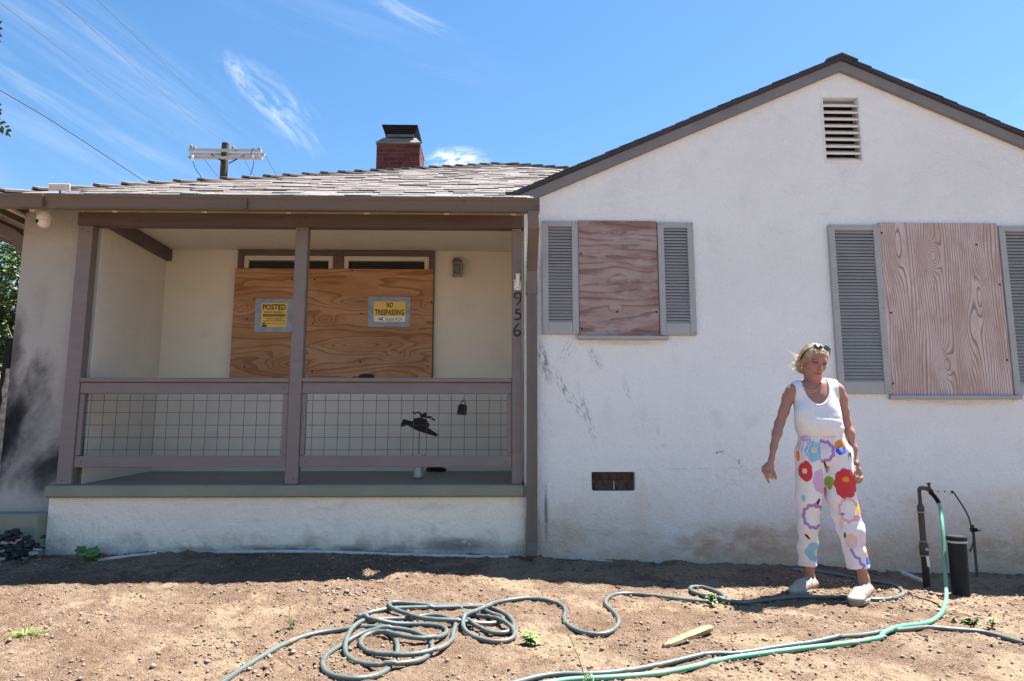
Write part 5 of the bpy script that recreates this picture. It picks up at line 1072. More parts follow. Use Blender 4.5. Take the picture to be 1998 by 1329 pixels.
sprig([(-60, 225), (-20, 238), (4, 245), (14, 256)], [(-2, 243, 12, -7, 0), (2, 246, 4, 10, 0), (8, 248, 12, -2, 0), (6, 250, -2, 13, 0), (12, 253, 11, 3, 0), (12, 256, 3, 9, 0), (14, 257, 10, 7, 0), (16, 260, 4, 8, 0), (-6, 240, 8, -10, 0), (3, 240, 10, -1, 0), (-4, 250, 7, 8, 0)])
sprig([(-60, 190), (-25, 205), (-4, 214)], [(-10, 205, 14, -1, 0), (-8, 211, 13, 5, 0), (-12, 214, 12, 9, 0), (-9, 220, 13, 2, 0)])
sprig([(-60, 30), (-25, 48), (-6, 60)], [(-8, 48, 13, -7, 0), (-7, 54, 13, 3, 0), (-10, 60, 12, 8, 0), (-8, 68, 13, 3, 0), (-10, 76, 13, 6, 0), (-12, 42, 12, 2, 0), (-9, 80, 8, 8, 0)])
# charred post and wall stub at the far left edge
a_ = at(6, 760, 0.45)
o = MB().box((a_[0]+.01, .45, 1.15), (.07, .07, 1.55), Matrix.Rotation(rad(1.5), 3, 'Y')).build('burnt_post', m_flat_black, None, bevel=.006, at_=(a_[0], .45, .1)); tag(o, 'charred black post standing left of the sooted house corner', 'post')

# ------------------------------------------------------------------ the woman
def surface_nets(F, lo, h):
    S = F < 0
    c = [S[i:S.shape[0]-1+i, j:S.shape[1]-1+j, k:S.shape[2]-1+k] for i in (0, 1) for j in (0, 1) for k in (0, 1)]
    cnt_ = sum(x.astype(np.int8) for x in c); act = (cnt_ > 0) & (cnt_ < 8); I = np.argwhere(act); n = len(I)
    imap = -np.ones(act.shape, np.int64); imap[act] = np.arange(n)
    corners = [(i, j, k) for i in (0, 1) for j in (0, 1) for k in (0, 1)]
    vals = {cc: F[I[:, 0]+cc[0], I[:, 1]+cc[1], I[:, 2]+cc[2]] for cc in corners}
    acc = np.zeros((n, 3)); k_ = np.zeros(n)
    for ca_ in corners:
        for ax_ in range(3):
            if ca_[ax_] == 0:
                cb = list(ca_); cb[ax_] = 1; cb = tuple(cb); va, vb = vals[ca_], vals[cb]; m = (va < 0) != (vb < 0)
                t = np.where(m, va/np.where(m, va-vb, 1), 0); p_ = np.array(ca_, float)[None].repeat(n, 0); p_[:, ax_] += t; acc[m] += p_[m]; k_[m] += 1
    V = (I+acc/k_[:, None])*h+np.array(lo); Q = []
    for ax_ in range(3):
        b_, c_ = [(1, 2), (2, 0), (0, 1)][ax_]
        s0 = [slice(None)]*3; s1 = [slice(None)]*3; s0[ax_] = slice(0, -1); s1[ax_] = slice(1, None)
        A0, A1 = S[tuple(s0)], S[tuple(s1)]; E_ = np.argwhere(A0 != A1)
        ok = (E_[:, b_] > 0) & (E_[:, c_] > 0) & (E_[:, b_] < S.shape[b_]-1) & (E_[:, c_] < S.shape[c_]-1); E_ = E_[ok]; sg = A0[tuple(E_.T)]
        q_ = []
        for db, dc in ((0, 0), (1, 0), (1, 1), (0, 1)):
            e2 = E_.copy(); e2[:, b_] -= 1-db; e2[:, c_] -= 1-dc; q_.append(imap[tuple(e2.T)])
        q_ = np.stack(q_, 1); q_[~sg] = q_[~sg][:, ::-1]; Q.append(q_)
    return V, np.vstack(Q)
class Field:
    def __init__(s, lo, hi, h):
        s.lo = np.array(lo, float); s.h = h; s.n = np.ceil((np.array(hi)-s.lo)/h).astype(int)+1; s.F = np.full(s.n, 0.5, np.float32)
    def _sub(s, lo, hi):
        a = np.clip(np.floor((np.array(lo)-s.lo)/s.h).astype(int), 0, s.n-1); b = np.clip(np.ceil((np.array(hi)-s.lo)/s.h).astype(int)+1, 1, s.n)
        sl = tuple(slice(a[i], b[i]) for i in range(3)); g = [s.lo[i]+s.h*np.arange(a[i], b[i]) for i in range(3)]
        return sl, np.stack(np.meshgrid(*g, indexing='ij'), -1)
    def put(s, fn, lo, hi, k=.01, mode='add'):
        m = k+.02; sl, P = s._sub(np.array(lo)-m, np.array(hi)+m)
        if P.size == 0: return
        d = fn(P); A_ = s.F[sl]
        if mode == 'sub': d = -d; hh = np.maximum(k-np.abs(A_-d), 0)/k; s.F[sl] = np.maximum(A_, d)+hh*hh*k*.25
        else: hh = np.maximum(k-np.abs(A_-d), 0)/k; s.F[sl] = np.minimum(A_, d)-hh*hh*k*.25
    def cone(s, a, b, ra, rb, k=.015, mode='add', sq=None):
        a, b = np.array(a, float), np.array(b, float); r = max(ra, rb); S_ = np.array(sq if sq is not None else (1, 1, 1), float)
        A2, B2 = a/S_, b/S_; ba = B2-A2; L2 = max(ba@ba, 1e-12)
        def fn(P):
            p_ = P/S_-A2; t = np.clip((p_@ba)/L2, 0, 1); return (np.linalg.norm(p_-t[..., None]*ba, axis=-1)-(ra+(rb-ra)*t))*S_.min()**0.5
        s.put(fn, np.minimum(a, b)-r*S_, np.maximum(a, b)+r*S_, k, mode)
    def ell(s, c, r, R=None, k=.015, mode='add'):
        c, r = np.array(c, float), np.array(r, float); R = np.eye(3) if R is None else R
        def fn(P):
            q_ = (P-c)@R; k0 = np.linalg.norm(q_/r, axis=-1); k1 = np.linalg.norm(q_/(r*r), axis=-1); return k0*(k0-1)/np.maximum(k1, 1e-9)
        m = r.max(); s.put(fn, c-m, c+m, k, mode)
    def mesh(s): return surface_nets(s.F, s.lo, s.h)
    def sample(s, p):
        i = np.clip(((np.array(p)-s.lo)/s.h).round().astype(int), 0, s.n-1); return s.F[tuple(i)]
def smooth(V, Q, it=2, f=.5):
    for _ in range(it):
        acc = np.zeros_like(V); c = np.zeros(len(V))
        for i in range(4):
            for j in (1, 3): np.add.at(acc, Q[:, i], V[Q[:, (i+j) % 4]]); np.add.at(c, Q[:, i], 1)
        V = V+(acc/c[:, None]-V)*f
    return V
def mk(name, V, Q, mat, parent, cols=None, sm=True):
    me = bpy.data.meshes.new(name); off = np.array(base_of(parent)); me.vertices.add(len(V)); me.vertices.foreach_set('co', (V-off).astype(np.float32).ravel())
    me.loops.add(Q.size); me.loops.foreach_set('vertex_index', Q.ravel().astype(np.int32)); me.polygons.add(len(Q)); me.polygons.foreach_set('loop_start', np.arange(0, Q.size, 4, dtype=np.int32)); me.update(calc_edges=True)
    if cols is not None:
        a_ = me.color_attributes.new('Col', 'FLOAT_COLOR', 'POINT'); a_.data.foreach_set('color', np.c_[cols, np.ones(len(cols))].astype(np.float32).ravel())
    me.materials.append(mat); me.polygons.foreach_set('use_smooth', np.full(len(Q), sm)); me.validate()
    o = bpy.data.objects.new(name, me); COL.objects.link(o); o.parent = parent; return o
YW = -1.15
P3 = lambda x, y, dy=0.0: at(x, y, YW+dy)
fl, frt = G(1580, 1152), G(1687, 1166)
WB = (2.16, YW, gh(2.16, YW))
WOMAN = thing('person', WB, 'blonde woman in white tank top and flower-printed trousers looking down beside the shutter', 'person')
m_skin = vcol('skin', 0.5, sss=0.12, bscale=160, bstr=0.12)
m_hair = vcol('blonde_hair', 0.45); m_cloth = vcol('printed_cotton', 0.85, bscale=700, bstr=0.1); m_tank = M('white_knit', (0.74, 0.74, 0.78), (0.70, 0.70, 0.74), 20, 0.9, bstr=0.25, bscale=240, stretch=(3, 3, .25))
m_shoe = M('cream_shoe', (0.36, 0.32, 0.28), (0.29, 0.25, 0.215), 16, 0.8, bstr=0.2, bscale=260, wear=(0.27, 0.20, 0.15), wscale=22, wlo=.58, whi=.75); m_sole = M('shoe_sole', (0.25, 0.22, 0.19), (0.17, 0.13, 0.10), 12, 0.8)
m_gold = M('gold_chain', (0.70, 0.52, 0.30), None, 9, 0.3, metallic=0.8)
# head frame: turned to her left, chin down
hy, hp_, hroll = rad(2), rad(13), rad(9)
fw = np.array([math.sin(hy)*math.cos(hp_), -math.cos(hy)*math.cos(hp_), -math.sin(hp_)]); rt = np.array([math.cos(hy), math.sin(hy), 0]); upv = np.cross(rt, fw)*1.0
upv = upv/np.linalg.norm(upv); upv = upv if upv[2] > 0 else -upv
rt, upv = rt*math.cos(hroll)-upv*math.sin(hroll), upv*math.cos(hroll)+rt*math.sin(hroll)
HRot = np.stack([rt, fw, upv], 1); HC = P3(1589, 707, -.02)
H_ = lambda x, y, z: HC+HRot@np.array([x, y, z])
def torso(F, o=0.0, lo=0.0):
    k = .045
    F.ell(P3(1593, 788), (.142+o, .088+o, .150+o), k=k); F.ell(P3(1596, 822), (.132+o-lo, .086+o-lo, .12+o), k=k)
    F.ell(P3(1600, 846), (.130+o-2.5*lo, .088+o-2.5*lo, .10+o-lo), k=k)
    F.cone(P3(1553, 762, .01), P3(1630, 760, .01), .046+o, .046+o, k=k)
    F.cone(P3(1589, 752, .005), P3(1560, 757, .012), .042+o, .035+o, k=k); F.cone(P3(1589, 752, .005), P3(1622, 755, .012), .042+o, .035+o, k=k)
    for x, y in ((1573, 807), (1617, 806)): F.ell(P3(x, y+3, -.050), (.056+o, .040+o, .060+o), k=.06)
BO = Field((1.60, -1.62, -.06), (2.72, -.80, 1.76), .004)
torso(BO, 0, .010)
BO.ell(P3(1606, 893), (.135, .075, .12), k=.04)
# neck and head
BO.cone(P3(1588, 756, .01), H_(0, -.045, -.07), .045, .040, k=.03)
BO.ell(H_(0, -.020, .032), (.072, .092, .084), HRot, k=.02); BO.ell(H_(0, .022, -.035), (.0495, .062, .077), HRot, k=.025)
BO.cone(H_(-.012, .060, -.100), H_(.012, .060, -.100), .018, .018, k=.025)
for s_ in (-1, 1):
    BO.cone(H_(s_*.040, .000, -.050), H_(s_*.020, .047, -.092), .017, .014, k=.03); BO.cone(H_(s_*.046, .044, -.024), H_(s_*.040, .055, -.030), .017, .015, k=.025)
    BO.ell(H_(s_*.072, -.012, -.012), (.011, .020, .032), HRot, k=.008)
    BO.ell(H_(s_*.031, .090, .004), (.017, .012, .010), HRot, k=.012, mode='sub'); BO.ell(H_(s_*.031, .0735, .003), (.0145, .011, .0125), HRot, k=.006)
BO.cone(H_(-.032, .071, .022), H_(.032, .071, .022), .010, .010, k=.025); BO.ell(H_(0, .040, .036), (.055, .0345, .040), HRot, k=.02)
BO.cone(H_(0, .080, .008), H_(0, .103, -.032), .0075, .0115, k=.012)
for s_ in (-1, 1): BO.cone(H_(s_*.011, .090, -.036), H_(s_*.010, .084, -.037), .0075, .0075, k=.008)
BO.cone(H_(-.017, .079, -.0625), H_(.017, .079, -.0625), .0065, .0065, k=.008); BO.cone(H_(-.014, .0795, -.0735), H_(.014, .0795, -.0735), .0075, .0075, k=.008)
BO.cone(H_(-.018, .090, -.068), H_(.018, .090, -.068), .0032, .0032, k=.005, mode='sub')
# arms
def arm(pts, k=.02):
    for (a_, ra), (b_, rb) in zip(pts[:-1], pts[1:]): BO.cone(a_, b_, ra*.94, rb*.95, k=k)
arm([(P3(1544, 763, .01), .044), (P3(1538, 776, .012), .040), (P3(1529.5, 803, .015), .0345), (P3(1521, 826, .012), .0325), (P3(1516, 845, -.005), .0325), (P3(1509.5, 872, -.03), .0245), (P3(1505.7, 894, -.05), .0185)])
arm([(P3(1636, 762, .012), .043), (P3(1642, 777, .015), .038), (P3(1647.5, 802, .02), .0315), (P3(1652.5, 824, .02), .030), (P3(1658.5, 845, .0), .031), (P3(1665.5, 875, -.025), .0235), (P3(1669, 899, -.04), .019)])
def hz(x, y, dy): return P3(1480+x/3.69, 830+y/3.69, dy)
hl = lambda x, y, d=-.06: hz(x, y, d)
BO.cone(hl(94, 244, -.052), hl(72, 300, -.064), .018, .022, k=.016, sq=(1, .8, 1)); BO.cone(hl(48, 312), hl(100, 296), .014, .013, k=.018)
def finger(pts, rs, k=.006):
    for (a_, b_, ra, rb) in zip(pts[:-1], pts[1:], rs[:-1], rs[1:]): BO.cone(a_, b_, ra, rb, k=k)
finger([hl(44, 314), hl(45, 345, -.075), hl(60, 378, -.082), hl(75, 412, -.08)], [.0105, .0095, .0085, .007])
finger([hl(64, 316), hl(62, 345, -.085), hl(78, 368, -.095), hl(100, 382, -.088)], [.0105, .0095, .0085, .007])
finger([hl(82, 314), hl(88, 340, -.082), hl(106, 362, -.09), hl(126, 386, -.082)], [.010, .009, .008, .007])
finger([hl(98, 306), hl(106, 330, -.075), hl(118, 350, -.082), hl(128, 372, -.076)], [.009, .008, .007, .006])
finger([hl(58, 282, -.055), hl(36, 305, -.045), hl(34, 328, -.04), hl(48, 352, -.045)], [.012, .0105, .009, .0075], k=.010)
hr = hz
BO.cone(hr(700, 262, -.042), hr(716, 320, -.055), .018, .023, k=.016, sq=(.8, 1, 1)); BO.cone(hr(702, 334, -.060), hr(730, 340, -.045), .016, .015, k=.016)
for i, (x, y, d_) in enumerate(((702, 345, -.070), (714, 352, -.060), (726, 354, -.048), (734, 348, -.036))):
    f_ = 1-.05*i; finger([hr(x, y, d_), hr(x+12*f_, y+30*f_, d_-.012), hr(x+4, y+58*f_, d_-.016), hr(x-14, y+66*f_, d_-.004)], [.0105, .0095, .0085, .0072])
finger([hr(694, 300, -.065), hr(686, 335, -.082), hr(690, 368, -.088), hr(698, 392, -.085)], [.012, .0105, .009, .0075], k=.010)
# legs (under the trousers) and ankles
an_l, an_r = at(1580, 1128, fl[1]+.03), at(1686, 1130, frt[1]+.03)
kn_l, kn_r = P3(1577, 1010, .05), P3(1655, 1015, -.03)
for hip, kn, an_, f0 in ((P3(1583, 920), kn_l, an_l, fl), (P3(1633, 920), kn_r, an_r, frt)):
    BO.cone(hip, kn, .068, .044, k=.03); BO.cone(kn, np.array(kn)*.6+np.array(an_)*.4, .043, .042, k=.03); BO.cone(np.array(kn)*.6+np.array(an_)*.4, an_, .042, .031, k=.03)
    BO.cone(an_, (an_[0], an_[1]+.0, f0[2]+.05), .031, .030, k=.02)
toe_l, toe_r = np.array(G(1545, 1166)), np.array(G(1663, 1184)); heel_l, heel_r = np.array(G(1597, 1152)), np.array(G(1704, 1164))
for he, to in ((heel_l, toe_l), (heel_r, toe_r)):
    d = to-he; d[2] = 0; d /= np.linalg.norm(d); BO.cone(he+d*.05+[0, 0, .05], he+d*.19+[0, 0, .035], .028, .022, k=.03)
Vb, Qb = BO.mesh(); Vb = smooth(Vb, Qb, 1, .35)
wS = np.ones(len(Vb)); wS[np.linalg.norm(Vb-HC, axis=1) < .16] = 0
for hc0 in (hl(80, 330), hr(712, 345, -.06)): wS *= np.clip((np.linalg.norm(Vb-hc0, axis=1)-.085)/.04, 0, 1)
Vs_ = smooth(Vb, Qb, 14, .6); Vb = Vb+(Vs_-Vb)*wS[:, None]
loc = (Vb-HC)@HRot
cols = np.tile(np.array([.37, .185, .138]), (len(Vb), 1)); nz = vnoise(Vb[:, 0]*30, Vb[:, 2]*30, 1)+.5*vnoise(Vb[:, 0]*80, Vb[:, 2]*80, 2)
cols *= (1+.16*nz)[:, None]
ishead = (np.linalg.norm(loc, axis=1) < .17) & (loc[:, 2] > -.125)
def paint(mask, c, a_=1.0): cols[mask] = cols[mask]*(1-a_)+np.array(c)*a_
x_, y_, z_ = loc.T
cols[ishead] = cols[ishead]*np.array([1.10, 1.04, 1.02])
for s_ in (-1, 1):
    paint(ishead & (((x_-s_*.043)/.02)**2+((z_+.030)/.018)**2 < 1) & (y_ > .03), (.44, .17, .13), .5)
    paint(ishead & (np.abs(x_-s_*.032) < .019) & (np.abs(z_-(.0215-.10*np.abs(np.abs(x_)-.030))) < .0033) & (y_ > .05), (.13, .075, .045), .85)
    paint(ishead & (((x_-s_*.031)/.0150)**2+((z_-.0015)/.0056)**2 < 1) & (y_ > .05), (.075, .055, .05), .95)
    paint(ishead & (np.abs(x_-s_*.031) < .0165) & (np.abs(z_-.0068) < .0030) & (y_ > .055), (.05, .03, .025), .9)
    paint(ishead & (((x_-s_*.031)/.016)**2+((z_+.012)/.006)**2 < 1) & (y_ > .05), (.28, .14, .11), .45)
paint(ishead & (np.abs(x_) < .0215) & (np.abs(z_+.0625) < .0062*(1-.5*(np.abs(x_)/.0215)**2)) & (y_ > .06), (.36, .11, .095), .75)
paint(ishead & (np.abs(x_) < .0185) & (np.abs(z_+.0740) < .0065*(1-.5*(np.abs(x_)/.0185)**2)) & (y_ > .06), (.40, .13, .11), .7)
paint(ishead & (np.abs(x_) < .0185) & (np.abs(z_+.0680) < .0034*(1-.6*(np.abs(x_)/.0185)**2)) & (y_ > .05), (.06, .025, .022), .92)
for s_ in (-1, 1): paint(ishead & (np.abs(x_-s_*.008) < .004) & (np.abs(z_+.0425) < .003) & (y_ > .07), (.08, .04, .03), .8)
for zf in (.040, .050, .060): paint(ishead & (np.abs(x_) < .034) & (np.abs(z_-zf-.05*x_*x_/.03) < .0016) & (y_ > .05), (.27, .13, .10), .5)
chest = (~ishead) & (Vb[:, 2] > P3(1590, 792)[2]) & (np.abs(Vb[:, 0]-P3(1590, 770)[0]) < .12); paint(chest, (.33, .145, .112), .6)
mk('body', Vb, Qb, m_skin, WOMAN, cols)
def onbody(F, px, py, off=.003):
    d = ray(px, py); d = d/np.linalg.norm(d); t = 4.2
    while t < 5.6 and F.sample(CAM+d*t) > off: t += .0015
    return CAM+d*t
# tank top
TK = Field((1.72, -1.50, .98), (2.62, -.90, 1.50), .004); torso(TK, .009)
TK.ell(P3(1600, 836, -.005), (.150, .112, .035), k=.04); TK.ell(P3(1596, 822, -.02), (.139, .10, .05), k=.04)
zh = P3(1600, 851)[2]; TK.put(lambda P: P[..., 2]-zh-.004*np.sin(P[..., 0]*34), (1.7, -1.5, .9), (2.7, -.9, zh), .006, 'sub')
TK.ell(P3(1588.5, 748, -.03), (.083, .30, .145), k=.006, mode='sub')
TK.ell(P3(1531, 762), (.062, .3, .098), k=.006, mode='sub'); TK.ell(P3(1651.5, 760), (.076, .3, .102), k=.006, mode='sub')
Vt, Qt = TK.mesh(); Vt = smooth(Vt, Qt, 1, .4)
w_ = .0016*np.sin((Vt[:, 2]-P3(1600, 822)[2]+.12*(Vt[:, 0]-2.1))*140)*np.exp(-((Vt[:, 2]-P3(1600, 826)[2])/.035)**2)
Vt[:, 1] -= w_; mk('tank_top', Vt, Qt, m_tank, WOMAN)
# trousers
TR = Field((1.82, -1.50, .10), (2.66, -.80, 1.10), .004)
TR.cone(P3(1584, 852), P3(1622, 850), .078, .078, k=.03, sq=(1, 1.1, 1)); TR.cone(P3(1582, 885), P3(1634, 885), .098, .098, k=.04, sq=(1, 1.05, 1))
hl_, hr_ = at(1575, 1104, fl[1]+.02), at(1674.5, 1108, frt[1]+.02)
def tleg(pts):
    for (a_, ra), (b_, rb) in zip(pts[:-1], pts[1:]): TR.cone(a_, b_, ra, rb, k=.02)
tleg([(P3(1582, 895), .100), (P3(1580.5, 932, .01), .093), (P3(1577, 970, .02), .081), (P3(1577, 1020, .05), .0655), (np.array(hl_)*.5+np.array(P3(1577, 1020, .05))*.5, .060), (hl_, .0575)])
tleg([(P3(1632, 895), .102), (P3(1637, 932, -.01), .098), (P3(1641, 968, -.02), .093), (P3(1659.5, 1030, -.04), .079), (hr_, .0635)])
TR.put(lambda P: np.where(P[..., 0] < 2.17, P[..., 2]-hl_[2]+.05*(P[..., 0]-hl_[0]), P[..., 2]-hr_[2]-.10*(P[..., 0]-hr_[0])), (1.8, -1.5, .0), (2.7, -.8, .35), .004, 'sub')
zw = P3(1600, 846)[2]; TR.put(lambda P: zw-P[..., 2], (1.8, -1.5, zw), (2.7, -.8, 1.1), .004, 'sub')
Vr, Qr = TR.mesh(); Vr = smooth(Vr, Qr, 2, .4)
# cloth folds
xx, yy, zz2 = Vr.T; topf = np.clip((zz2-.80)/.2, 0, 1); ang_ = np.arctan2(yy-YW, xx-2.13)
fold = .0045*topf*np.sin(ang_*26+2*vnoise(xx*8, zz2*8, 1))
low = np.clip((.75-zz2)/.4, 0, 1); fold = fold+low*.006*np.sin(zz2*46+9*vnoise(xx*7, zz2*5, 2)+4*(xx-2.1))+.013*vnoise(xx*9, zz2*6+3, 3)+.007*low*np.abs(vnoise(xx*14+zz2*9, zz2*16, 4))*2
ctr = np.where(xx < 2.16, np.interp(zz2, [hl_[2], .6, .9], [hl_[0], P3(1577, 1005)[0], P3(1590, 895)[0]]), np.interp(zz2, [hr_[2], .6, .9], [hr_[0], P3(1655, 1010)[0], P3(1625, 895)[0]]))
nd = np.stack([xx-ctr, yy-YW, np.zeros_like(xx)], 1); nd /= np.linalg.norm(nd, axis=1)[:, None]+1e-6; Vr = Vr+nd*fold[:, None]
# printed flowers, laid out flat on the front of the cloth
sc_z = 1080.9  # print units per metre
o0 = P3(1480, 830, -.1); u_ = (Vr[:, 0]-o0[0]-.415*(Vr[:, 1]-o0[1]))*sc_z; v_ = -(Vr[:, 2]-o0[2])*sc_z*1.0
front = np.ones(len(Vr), bool)
c_ = np.tile(np.array([.74, .69, .73]), (len(Vr), 1))
wob = 3.0*vnoise(u_*.08, v_*.08, 1)
def blob(cx, cy, rx, ry, col, lobes=0, amp=.0, ang=0, cond=None, r0=0.0):
    rx, ry = rx*1.18, ry*1.18; du, dv = u_-cx, v_-cy; a_ = rad(ang); du, dv = du*math.cos(a_)+dv*math.sin(a_), -du*math.sin(a_)+dv*math.cos(a_)
    th = np.arctan2(dv/ry, du/rx); r = np.hypot(du/rx, dv/ry)+wob/80; lim = 1+amp*np.abs(np.sin(lobes*th/2)) if lobes else 1.0
    m = (r < lim) & (r > r0*lim); m = m & cond if cond is not None else m; c_[m] = col
PURP, RED, BLUE, ORG, DBL, GRN, LIL, PNK, DK_ = (.36, .19, .50), (.55, .045, .05), (.26, .48, .68), (.75, .26, .03), (.06, .11, .50), (.22, .38, .07), (.60, .36, .60), (.66, .40, .42), (.09, .018, .03)
blob(330, 92, 34, 18, LIL); blob(285, 150, 20, 40, (.70, .55, .58)); blob(500, 78, 40, 10, (.70, .52, .58)); blob(640, 110, 16, 40, LIL)
blob(385, 182, 48, 56, BLUE, 5, .18, cond=u_ < 436); blob(385, 170, 20, 20, (.66, .60, .36))
blob(452, 180, 66, 62, PURP, 9, .14, cond=u_ > 430, r0=.70); blob(452, 180, 40, 42, (.70, .63, .68), cond=u_ > 432)
blob(574, 140, 32, 30, ORG, 6, .12); blob(576, 178, 28, 22, DBL, 5, .15); blob(638, 215, 10, 26, (.03, .16, .10), ang=15); blob(636, 260, 8, 40, (.74, .69, .73))
blob(270, 216, 13, 32, ORG); blob(318, 320, 40, 58, RED, 3, .10, r0=0.0); blob(311, 320, 14, 16, (.72, .58, .52), 4, .1)
blob(418, 390, 42, 66, LIL, 7, .10, cond=u_ < 441); blob(480, 392, 30, 26, GRN, 2, .2); blob(484, 420, 15, 26, GRN)
blob(597, 405, 66, 82, RED, 9, .12); blob(598, 376, 18, 14, ORG, 3, .2); blob(572, 488, 18, 14, RED)
blob(464, 290, 8, 38, DK_, ang=-14); blob(390, 543, 9, 32, DK_, ang=28); blob(305, 782, 8, 22, DK_, ang=-48); blob(404, 822, 7, 20, (.03, .10, .07), ang=30); blob(568, 760, 7, 20, (.03, .10, .07)); blob(552, 614, 20, 6, DK_); blob(447, 470, 8, 40, ORG, ang=8); blob(408, 760, 5, 26, (.2, .3, .2))
blob(292, 510, 13, 20, BLUE); blob(360, 636, 66, 72, PURP, 11, .14, r0=.74); blob(603, 586, 56, 68, PNK, 10, .13, r0=.76); blob(686, 576, 24, 36, ORG, 4, .12); blob(700, 642, 13, 26, (.10, .27, .62), 3, .2); blob(660, 640, 22, 16, PNK, 6, .3)
blob(612, 800, 34, 44, (.68, .50, .50), 6, .16); blob(548, 685, 10, 40, (.70, .55, .58)); blob(690, 770, 22, 60, (.70, .58, .64), 7, .2)
for (x1_, y1_, x2_, y2_) in ((606, 858, 630, 905), (630, 905, 660, 915), (660, 915, 662, 948), (662, 948, 688, 958), (688, 958, 676, 990), (676, 990, 645, 995)):
    t = np.clip(((u_-x1_)*(x2_-x1_)+(v_-y1_)*(y2_-y1_))/((x2_-x1_)**2+(y2_-y1_)**2), 0, 1); c_[np.hypot(u_-x1_-t*(x2_-x1_), v_-y1_-t*(y2_-y1_)) < 10] = PURP
blob(733, 888, 25, 28, ORG, 5, .12); blob(728, 930, 20, 22, DBL, 4, .15); blob(764, 893, 12, 32, GRN, 5, .25); blob(745, 838, 18, 20, LIL, 5, .2)
blob(352, 893, 52, 52, BLUE, 5, .16); blob(366, 900, 16, 22, (.66, .60, .48), 4, .1); blob(380, 962, 20, 24, BLUE, 5, .25); blob(405, 962, 6, 14, (.03, .12, .12))
mk('trousers', Vr, Qr, m_cloth, WOMAN, c_)
def onT(px, py): return onbody(TR, px, py, .004)
dc = MB()
for pts in (((400, 92), (375, 130), (352, 180), (335, 225), (318, 270)), ((400, 92), (415, 120), (425, 150), (415, 170), (402, 160), (404, 130), (412, 95)), ((330, 88), (370, 90), (400, 92), (425, 92))):
    dc.tube(spline([onT(1480+x/3.69, 830+y/3.69) for x, y in pts], 20), .0038, 6)
dc.build('drawcord', m_tank, WOMAN, smooth=True)
# shoes
for he, to, nm in ((heel_l, toe_l, 'l'), (heel_r, toe_r, 'r')):
    d = to-he; d[2] = 0; L = np.linalg.norm(d); d /= L; s_ = np.array([-d[1], d[0], 0]); g = np.array([0, 0, 1.0]); L = .262
    he = to-d*L; zg = max(gh(*he[:2]), gh(*to[:2]))+.003
    B = lambda f, s, z: np.array([he[0], he[1], zg])+d*f*L+s_*s+g*z
    lo = np.minimum(he, to)-.08; hi = np.maximum(he, to)+.08; lo[2] = zg-.02; hi[2] = zg+.16
    SH = Field(lo, hi, .003); R_ = np.stack([d, s_, g], 1)
    SH.ell(B(.17, 0, .055), (.050, .037, .052), R_, k=.03); SH.ell(B(.45, 0, .045), (.075, .040, .038), R_, k=.03); SH.ell(B(.72, 0, .036), (.070, .047, .030), R_, k=.03); SH.ell(B(.50, 0, .068), (.045, .030, .025), R_, k=.03)
    SH.ell(B(.24, 0, .115), (.052, .030, .042), R_, k=.01, mode='sub'); SH.put(lambda P: P[..., 2]-zg-.020, lo, (hi[0], hi[1], zg+.02), .003, 'sub')
    V2, Q2 = SH.mesh(); SHO = mk('shoe', V2, Q2, m_shoe, WOMAN)
    ol = []
    for a_ in range(0, 360, 15): ca, sa = math.cos(rad(a_)), math.sin(rad(a_)); f = .5+.5*ca; wdt = .040+.012*math.sin(min(f*1.25, 1)*math.pi*.9)*(1 if f > .3 else .6); ol.append((f, sa*wdt))
    n = len(ol); sv = [B(f*1.01-.005, s, 0.0) for f, s in ol]+[B(f*1.03-.015, s*1.08, .010) for f, s in ol]+[B(f*1.02-.01, s*1.05, .026) for f, s in ol]
    MB().add(sv, [tuple(reversed(range(n))), tuple(range(2*n, 3*n))]+[(r*n+i, r*n+(i+1) % n, (r+1)*n+(i+1) % n, (r+1)*n+i) for r in (0, 1) for i in range(n)]).build('sole', m_sole, SHO, smooth=False)
# hair: a cap with locks swept back over it
HRF = Field(HC-.20, HC+.20, .004)
HRF.ell(H_(0, -.022, .037), (.079, .098, .087), HRot, k=.02); HRF.ell(H_(-.012, -.072, -.028), (.070, .046, .066), HRot, k=.03); HRF.ell(H_(-.050, -.062, -.035), (.030, .036, .050), HRot, k=.03)
HRF.ell(H_(0, .114, -.046), (.090, .092, .124), HRot, k=.012, mode='sub'); HRF.ell(H_(.085, .02, -.05), (.045, .060, .075), HRot, k=.012, mode='sub'); HRF.ell(H_(-.087, .030, -.036), (.045, .058, .072), HRot, k=.012, mode='sub')
V3, Q3 = HRF.mesh(); l3 = (V3-HC)@HRot
ph = np.arctan2(l3[:, 0], l3[:, 2]+.02)*36+6*vnoise(l3[:, 0]*60, l3[:, 1]*25, 1); st = .5+.5*np.sin(ph)
V3 = V3+((V3-HC)/np.linalg.norm(V3-HC, axis=1)[:, None])*(.0009*np.sin(ph))[:, None]
hc_ = np.array([.46, .37, .25])[None]*(1-st[:, None])+np.array([.30, .215, .13])[None]*st[:, None]
hc_ = np.where((l3[:, 1:2] > .015), np.array([.60, .51, .37])[None]*(.8+.3*st[:, None]), hc_)
dk = np.clip((np.abs(l3[:, 0])-.045)/.02, 0, 1)*np.clip((.06-l3[:, 2])/.04, 0, 1)*np.clip((l3[:, 1]+.06)/.04, 0, 1); hc_ = hc_*(1-.55*dk[:, None])+np.array([.17, .115, .07])*.55*dk[:, None]  # sides by the ears: darker roots, with shading mixed into the hair colour
HAIR = mk('hair', V3, Q3, m_hair, WOMAN, hc_)
rr = random.Random(5); mb = MB()
def onhair(v):
    v = v/np.linalg.norm(v); t = .17
    while t > .05 and HRF.sample(HC+HRot@(v*t)+0) > 0.0: t -= .003
    return t
